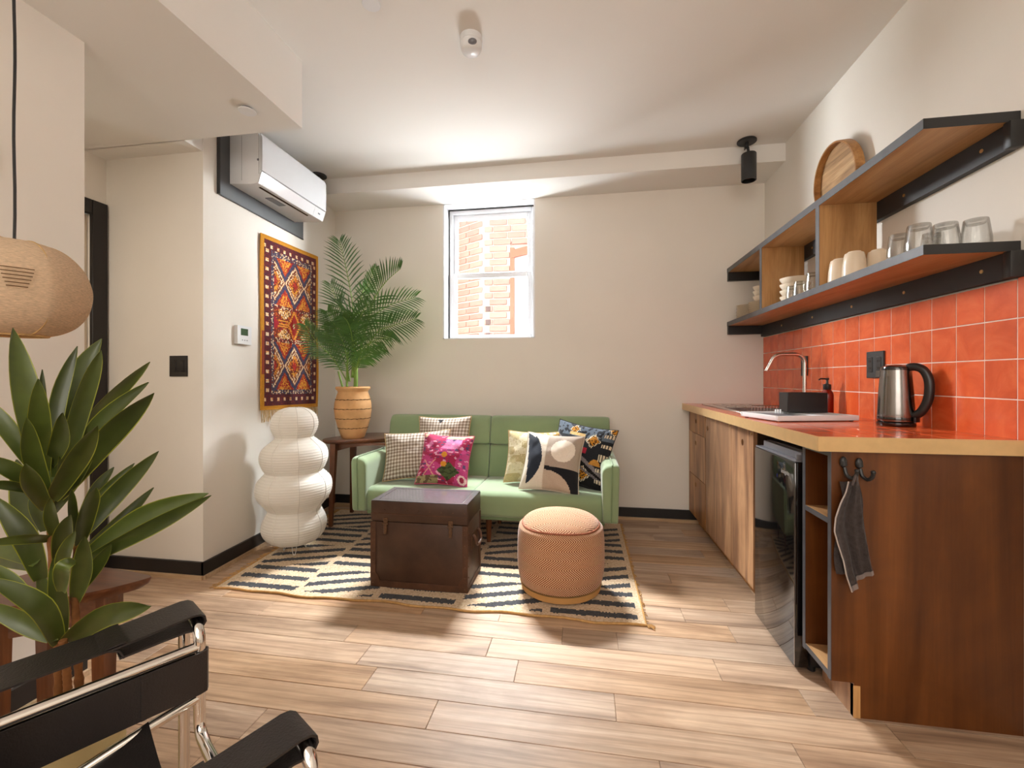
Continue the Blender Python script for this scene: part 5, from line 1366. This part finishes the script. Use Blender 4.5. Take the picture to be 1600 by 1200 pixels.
b = B(); b.rings([[(p[0], y, p[1]) for p in fp] for y in (AY0 - .001, AY1 + .001)], smooth=False); b.obj('front_panel', MT['white_gloss'], ac)
fl_ = [(-1.8845, 2.2505), (-1.8795, 2.247), (-1.8560, 2.312), (-1.8640, 2.3165)]
for y0, y1, nm_ in ((AY0, AY0 + .032, 'corner_piece'), (AY0 + .0335, AY1 - .122, 'air_flap'), (AY1 - .1205, AY1, 'corner_piece')):
    b = B(); b.rings([[(p[0], y, p[1]) for p in fl_] for y in (y0, y1)], smooth=False); b.obj(nm_, MT['white_gloss'], ac)
b = B(); b.box(-1.918, -1.906, AY0 + .05, AY1 - .13, 2.2435, 2.2475); b.obj('air_slot', MT['groove'], ac, label='dark slit under the air conditioner')
B().box(-1.995, -1.945, AY0 + .20, AY0 + .33, 2.2455, 2.2495).obj('rating_label', MT['greyplastic'], ac, label='grey rating sticker underneath')
B().cyl((-1.882, AY0 - .0015, 2.385), .007, .003, 'y', 14).obj('side_button', MT['greyplastic'], ac)
b = B(); b.tube([(-1.876, AY0 - .0008, 2.30), (-1.876, AY0 - .0008, 2.535)], .0009, 4).tube([(-1.99, AY0 - .0008, 2.27), (-1.99, AY0 - .0008, 2.535)], .0009, 4); b.obj('side_seam', MT['greyplastic'], ac)
B().box(-1.8705, -1.8640, AY1 - .075, AY1 - .055, 2.276, 2.284).obj('emblem', MT['greyplastic'], ac)

th = thing('thermostat', 'small white wall thermostat with a green grey screen beside the tapestry', 'thermostat', (LWX(2.40), 2.40, 1.312))
onwall(2.348, 2.468, 1.312, 1.424, .001, .024).obj('case', MT['white'], th)
onwall(2.375, 2.437, 1.366, 1.408, .0235, .0246).obj('screen', MT['screen'], th)
for k in range(3): onwall(2.385 + .02 * k, 2.392 + .02 * k, 1.334, 1.340, .0235, .0250).obj('button', MT['greyplastic'], th)

sw = thing('light_switch', 'black double rocker switch plate on the hall corner wall', 'switch', (-2.22, YA, 1.113))
B().box(-2.278, -2.163, YA - .006, YA - .0005, 1.113, 1.228, .0015, 1).obj('cover_plate', MT['blackmetal'], sw)
for x in (-2.245, -2.196):
    B().box(x - .0165, x + .0165, YA - .0075, YA - .005, 1.137, 1.204, .001, 1).obj('surround', MT['blackplastic'], sw)
    B().box(x - .0125, x + .0125, YA - .0105, YA - .0065, 1.143, 1.198, .0015, 1).obj('rocker', MT['blackmetal'], sw)

# ------------------------------------------------------------------ ceiling fittings
def spot(x, y, label, tilt):
    t = thing('ceiling_spotlight', label, 'spotlight', (x, y, ZC))
    B().cyl((x, y, ZC - .014), .060, .014, bev=.003).obj('canopy', MT['blackmetal'], t)
    b = B(); b.tube([(x, y, ZC - .014), (x, y, ZC - .052)], .011, 10); b.box(x - .016, x - .009, y - .008, y + .008, ZC - .062, ZC - .030, .002, 1); b.tube([(x + .006, y, ZC - .045), (x + .012, y, ZC - .092)], .0085, 10); b.obj('swivel', MT['blackmetal'], t)
    b = B(); b.lathe([(.042, 0), (.046, .002), (.046, .176), (.043, .180), (.010, .182)], (x + .012, y, ZC - .270), 32, cap=False); b.lathe([(.042, 0), (.041, .03), (.030, .04), (.001, .041)], (x + .012, y, ZC - .270), 32, cap=False); b.obj('barrel', MT['blackmetal'], t)
spot(1.073, 3.135, 'black cylindrical ceiling spotlight on the right near the kitchen wall', 0)
spot(-2.035, 3.135, 'black cylindrical ceiling spotlight half hidden behind the air conditioner', 0)
sm = thing('smoke_detector', 'white ceiling detector with a cut out lens, casting a shadow', 'detector', (-.515, 1.985, ZC))
b = B(); b.lathe([(.052, 0), (.052, -.022), (.050, -.025)], (-.515, 1.985, ZC), 36); b.obj('base', MT['white'], sm)
b = B(); b.lathe([(.049, -.0252), (.049, -.050), (.043, -.064), (.030, -.071), (.001, -.073)], (-.515, 1.985, ZC), 36, cap=False); b.obj('dome', MT['white'], sm)
b = B(); b.sphere((-.500, 1.945, ZC - .050), (.022, .014, .014), 16, 10); b.obj('lens', MT['greyplastic'], sm)
for x, y, z, lab in ((-.879, 1.725, ZC, 'white round sprinkler cover on the main ceiling at the top edge'), (-1.540, 1.815, ZL, 'white round sprinkler cover under the lowered hall ceiling')):
    t = thing('sprinkler_cover', lab, 'sprinkler', (x, y, z))
    B().cyl((x, y, z - .016), .038, .005, bev=.0015).obj('disc', MT['vinyl'], t); B().cyl((x, y, z - .011), .024, .011).obj('neck', MT['greyplastic'], t)
vt = thing('round_vent', 'white perforated round speaker grille on the near left wall', 'speaker', (XN, 1.03, 1.80))
B().cyl((XN + .0005, 1.02, 1.80), .092, .010, 'x', 40, bev=.004).obj('rim', MT['white'], vt)
b = B()
for k in range(5):
    for i in range(8 + 6 * k):
        a = 2 * PI * i / (8 + 6 * k); r = .018 + .014 * k
        b.sphere((XN + .0106, 1.02 + r * math.cos(a), 1.80 + r * math.sin(a)), (.0012, .0032, .0032), 6, 4)
b.obj('perforations', MT['groove'], vt, kind='stuff')

# ------------------------------------------------------------------ pendant lamp
qx, qy, qz = -1.405, 0.885, 1.325
pd = thing('pendant_lamp', 'natural burlap pendant lampshade hanging on a black cord at the left edge', 'pendant lamp', (qx, qy, qz))
RL, HL = .142, .116
prf = [(RL * .42, -HL), (RL * .60, -HL * .93), (RL * .80, -HL * .76), (RL * .94, -HL * .48), (RL * 1.0, -HL * .12), (RL * .98, HL * .18), (RL * .88, HL * .52), (RL * .70, HL * .80), (RL * .48, HL * .96), (RL * .20, HL)]
prf = [(p.x, p.z) for p in bez([(r, 0, z) for r, z in prf], 40)]
b = B(); b.lathe(prf, (qx, qy, qz), 72, cap=False, fold=lambda a, z_: 1 - .055 * (abs(math.sin(3.5 * (a + .55))) < 2) * (1 - abs(math.cos(3.5 * (a + .55))) ** .5) * -1 - .03); b.obj('shade', MT['burlap'], pd, sharp=0)
for k in range(7):
    a = 2 * PI * k / 7 - .55 + PI / 7
    f = 1.012 * .97
    b = B(); b.tube([(qx + (r * f + .001) * math.cos(a), qy + (r * f + .001) * math.sin(a), qz + z) for r, z in prf], .0022, 6); b.obj('rib_seam', MT['burlapedge'], pd)
b = B(); b.tube([(qx + RL * .42 * math.cos(2 * PI * k / 40), qy + RL * .42 * math.sin(2 * PI * k / 40), qz - HL) for k in range(40)], .0035, 6, closed=True); b.obj('lower_ring', MT['burlapedge'], pd)
b = B(); b.lathe([(RL * .21, HL + .001), (RL * .10, HL + .004), (.001, HL + .005)], (qx, qy, qz), 24, cap=False); b.obj('cap', MT['burlapedge'], pd)
b = B(); b.tube([(qx + .002 * math.sin(k * 1.1), qy, qz + HL + .004 + (ZL - qz - HL - .012) * k / 14) for k in range(15)], .0032, 8); b.obj('cord', MT['blackplastic'], pd)
B().cyl((qx, qy, ZL - .012), .045, .012, bev=.003).obj('ceiling_rose', MT['blackmetal'], pd)
fa = math.atan2(-qy, -qx) + .03                          # the label faces the room
for k, wd in enumerate((.052, .050, .046, .042, .036, .032)):
    z = .052 - .0085 * k - .022
    seg = []
    for i in range(9):
        a = fa + (i / 8 - .5) * wd / RL * 1.05
        r = RL * .985 + .0035
        seg.append((qx + r * math.cos(a), qy + r * math.sin(a), qz + z))
    B().tube(seg, .0011, 4).obj('label_line', MT['ink'], pd)

# ------------------------------------------------------------------ dracaena
dc = thing('potted_dracaena', 'tall dracaena with broad dark leaves in a cream pot at the left', 'plant', (-1.135, .805, 0))
b = B(); b.lathe([(.085, 0), (.090, .004), (.098, .15), (.104, .34), (.106, .352), (.100, .356), (.096, .34)], (-1.135, .805, 0), 40, cap=False, fold=lambda a, z_: 1 + .012 * math.sin(3 * a + z_ * 9))
b.face([b.v((-1.135 + .085 * math.cos(2 * PI * k / 20), .805 + .085 * math.sin(2 * PI * k / 20), 0.001)) for k in range(20)]); b.obj('pot', MT['canvas'], dc)
b = B(); b.lathe([(.097, .322), (.04, .330), (.001, .332)], (-1.135, .805, 0), 30, cap=False); b.obj('soil', MT['soil'], dc)
for c_ in STEMS:
    c_ = [(c_[0][0], c_[0][1], .325)] + c_
    pts = bez(c_, 46); b = B(); b.tube(pts, [(.0082 if k < 16 else .0070) + (.0010 if k % 3 == 0 else 0) for k in range(47)], 10); b.obj('cane', MT['cane'], dc)
rl = random.Random(3)
def leaf(base, mid, tip, wd, roll=None):
    sp_ = bez([base, mid, tip], 14); b = B()
    rows_ = []
    view = Vector((0, 0, 1.1))
    rl_ = rl.uniform(-.55, .55) if roll is None else roll
    for i, p in enumerate(sp_):
        t = i / 14
        tan = (sp_[min(i + 1, 14)] - sp_[max(i - 1, 0)]).normalized()
        vd = (view - p).normalized()
        side = tan.cross(vd).normalized(); nrm = side.cross(tan).normalized()
        side = (side * math.cos(rl_) + nrm * math.sin(rl_)).normalized(); nrm = side.cross(tan).normalized()
        w_ = wd * .47 * (.30 + .70 * math.sin(PI * min(1, .10 + .75 * t)) if t < .55 else (max(0.0, 1 - ((t - .55) / .45) ** 1.7)) * .975) 
        w_ = max(w_, .0009)
        wav = .10 * wd * math.sin(t * 11 + rl_ * 9)
        fold = .22 * w_
        rows_.append([p - side * w_ + nrm * (fold + wav * .3), p - side * w_ * .92 + nrm * (fold * .75 + wav * .25), p - side * w_ * .45 + nrm * fold * .3, p - nrm * .0008, p + side * w_ * .45 + nrm * fold * .3, p + side * w_ * .92 + nrm * (fold * .75 - wav * .25), p + side * w_ + nrm * (fold - wav * .3)])
    rs = [[b.v(q) for q in r] for r in rows_]
    for a, c_ in zip(rs[:-1], rs[1:]):
        for k in range(6): b.face([a[k], a[k + 1], c_[k + 1], c_[k]], 1 if k in (0, 5) else 0, True)
    return b.obj('leaf', [MT['leaf'], MT['leafedge']], dc, recalc=False, sharp=0)
for bs_, md, tp_, wd in LEAVES: leaf(bs_, md, tp_, wd)
leaf(BENT[3], BENT[1], BENT[0], .030, .5)

# ------------------------------------------------------------------ tubular steel armchair in the foreground
CY, SY = math.cos(0.16112), math.sin(0.16112)
ch = thing('tubular_armchair', 'chrome tube armchair with black leather straps in the near left corner', 'armchair', (-.78, .32, 0))
OX, OY = -.702, .9625                                    # front end of the far arm, across-room and depth
def cp(p, q, z):
    """p metres back along the arm, q metres across towards the other arm"""
    xc = OX - .650 * p + .760 * q; d = OY - .760 * p - .650 * q
    return Vector((xc * CY - d * SY, d * CY + xc * SY, z))
def strap(name, pts_pq, hw, th_, parent, vertical=False):
    """leather band: rings of a flat section swept along points (p, q, z)"""
    b = B(); rings_ = []; n = len(pts_pq)
    for i, (p, q, z) in enumerate(pts_pq):
        a = pts_pq[max(i - 1, 0)]; c_ = pts_pq[min(i + 1, n - 1)]
        t = Vector((c_[0] - a[0], 0, c_[2] - a[2])).normalized() if not vertical else Vector((c_[0] - a[0], c_[1] - a[1], 0)).normalized()
        if vertical:
            nq = Vector((-t.y, t.x, 0))
            r = [(p + nq.x * s * th_, q + nq.y * s * th_, z + h) for s, h in ((1, hw), (1, -hw), (-1, -hw), (-1, hw))]
        else:
            nz = Vector((-t.z, 0, t.x))
            r = [(p + nz.x * s * th_, q + w_, z + nz.z * s * th_) for s, w_ in ((1, -hw), (1, hw), (-1, hw), (-1, -hw))]
        rings_.append([cp(*x) for x in r])
    b.rings(rings_, True, True, 0, False)
    return b.obj(name, MT['leather'], parent)
TR = .0108
def arm_end(p, q, z, hw, zb):
    """inverted U of tube under the strap end: one leg each side"""
    pts_ = [(p, q + hw + .012, zb), (p, q + hw + .012, z - .055)]
    for a in (.3, .6, .9, 1.2): pts_.append((p, q + hw + .012 - .03 * (1 - math.cos(a)), z - .055 + .032 * math.sin(a)))
    pts_ += [(p, q + hw - .020, z - .022), (p, q, z - .020), (p, q - hw + .010, z - .022)]
    for a in (1.2, .9, .6, .3): pts_.append((p, q - hw - .012 + .03 * (1 - math.cos(a)), z - .055 + .032 * math.sin(a)))
    pts_ += [(p, q - hw - .012, z - .055)]
    return pts_
ZA = .600
QW = .46
def side_frame(q, z, hw, s):
    inner = q + s * 0
    b = B(); P_ = arm_end(0, q, z, hw, .40)
    far = P_[-1]
    ext = [(0, far[1], .05)] + [(.03 * (1 - math.cos(a)), far[1], .05 - .038 * math.sin(a)) for a in (.4, .8, 1.2, PI / 2)] + [(.55, far[1], .012)]
    ext += [(.55 + .035 * math.sin(a), far[1], .012 + .035 * (1 - math.cos(a))) for a in (.5, 1.0, PI / 2)] + [(.585, far[1], .55)]
    b.tube([cp(*x) for x in P_ + ext], TR, 14); return b
# far arm
side_frame(0, ZA, .047, 1).obj('arm_frame', MT['chrome'], ch)
def arm_strap(q, z, hw, o=0.0):
    pts_ = [(.125, q, z - .034), (.06, q, z - .031), (.020, q, z - .030), (.004, q, z - .033), (-.008, q, z - .030), (-.0145, q, z - .020), (-.0125, q, z - .009), (-.004, q, z - .003), (.010, q, z - .001), (.06, q, z - .006), (.125, q, z - .012), (.30, q, z - .016), (.50, q, z - .012), (.585, q, z - .006)]
    pts_ = [(a + o, b_, c_) for a, b_, c_ in pts_]
    s_ = strap('arm_strap', pts_, hw, .0018, ch)
    strap('stitched_end', [(.118 + o, q, z - .036), (.125 + o, q, z - .020), (.150 + o, q, z - .0095), (.128 + o, q, z - .0065), (.115 + o, q, z - .006)], hw * .995, .0016, s_)
arm_strap(0, ZA, .047)
# post on the inner side, lower rail and side strap
b = B(); qi = .059
b.tube([cp(0, qi, .41), cp(0, qi, .385)] + [cp(0, qi + .03 * (1 - math.cos(a)), .385 - .03 * math.sin(a)) for a in (.4, .8, 1.2)] + [cp(0, qi + .05, .350), cp(0, .25, .350), cp(0, QW - .11, .350)] + [cp(0, QW - .08 + .03 * math.sin(a), .385 - .035 * math.cos(a)) for a in (.3, .8, 1.3)] + [cp(0, QW - .05, .42), cp(0, QW - .05, .50)], TR, 14)
b.obj('front_rail', MT['chrome'], ch)
b = B(); b.tube([cp(0.004, qi, .538), cp(.55, qi, .538)], TR * .95, 12); b.obj('side_rail', MT['chrome'], ch)
b = B(); b.tube([cp(0.0, qi, .432), cp(.10, qi + .004, .416), cp(.46, qi + .004, .330)], TR * .95, 12); b.obj('seat_rail', MT['chrome'], ch)
b = B(); b.tube([cp(0.0, QW - .06, .432), cp(.10, QW - .064, .416), cp(.46, QW - .064, .330)], TR * .95, 12); b.obj('seat_rail', MT['chrome'], ch)
vs1 = strap('side_strap', [(.57, qi - .012, .487), (.30, qi - .0125, .487), (.03, qi - .013, .487), (.002, qi - .0135, .487), (-.010, qi - .010, .487), (-.0145, qi, .487), (-.010, qi + .010, .487), (.002, qi + .0135, .487), (.03, qi + .0135, .487), (.14, qi + .013, .487), (.57, qi + .0125, .487)], .043, .0017, ch, True)
strap('stitched_seam', [(.090, qi + .0155, .487), (.098, qi + .0158, .487)], .0425, .0012, vs1, True)
# seat sling
b = B(); rings_ = []
for k in range(9):
    p = .085 + .38 * k / 8; sag = .02 * math.sin(PI * k / 8)
    z = .4315 - .235 * (p - .085)
    rings_.append([cp(p, qi + .004 + (QW - .128) * m / 8, z - sag - .035 * math.sin(PI * m / 8)) for m in range(9)])
v_ = [[b.v(p) for p in r] for r in rings_]
for a, c_ in zip(v_[:-1], v_[1:]):
    for m in range(8): b.face([a[m], a[m + 1], c_[m + 1], c_[m]], 0, True)
bmesh.ops.solidify(b.bm, geom=list(b.bm.faces), thickness=.0035); b.obj('seat_sling', MT['leather'], ch)
# near arm
ZB, QB, PB = .560, .455, -.030
P_ = arm_end(PB, QB, ZB, .038, .44)
b = B(); q2 = QB + .05
pp = [(PB, q2 + .03, .20), (PB, q2 + .022, .34)] + P_[1:]
far = P_[-1]
b.tube([cp(*x) for x in [(.55, q2 + .03, .012), (.03, q2 + .03, .012), (PB + .015, q2 + .03, .03)] + pp + [(PB, far[1], .36)]], TR, 14); b.obj('arm_frame', MT['chrome'], ch)
arm_strap(QB, ZB, .038, PB)
# knitted cushion lying on the chair
kc = thing('knit_cushion', 'grey and white chunky knit cushion at the bottom left corner', 'cushion', cp(.425, .19, .43))
def kn(u, v):
    a, c_ = 2 * u - 1, 2 * v - 1
    k = max(0.0, (1 - a ** 4) * (1 - c_ ** 4)) ** .5
    return a, c_, k
b = B()
for s in (1, -1):
    b.grid(26, 26, lambda u, v, s=s: cp(.425 + .13 * (2 * u - 1), .165 + s * .05 * kn(u, v)[2] + .004 * math.sin(u * 60) * math.sin(v * 60), .50 + .115 * (2 * v - 1)))
bmesh.ops.remove_doubles(b.bm, verts=b.bm.verts, dist=.002); b.obj('cover', MT['knit'], kc, sharp=0)
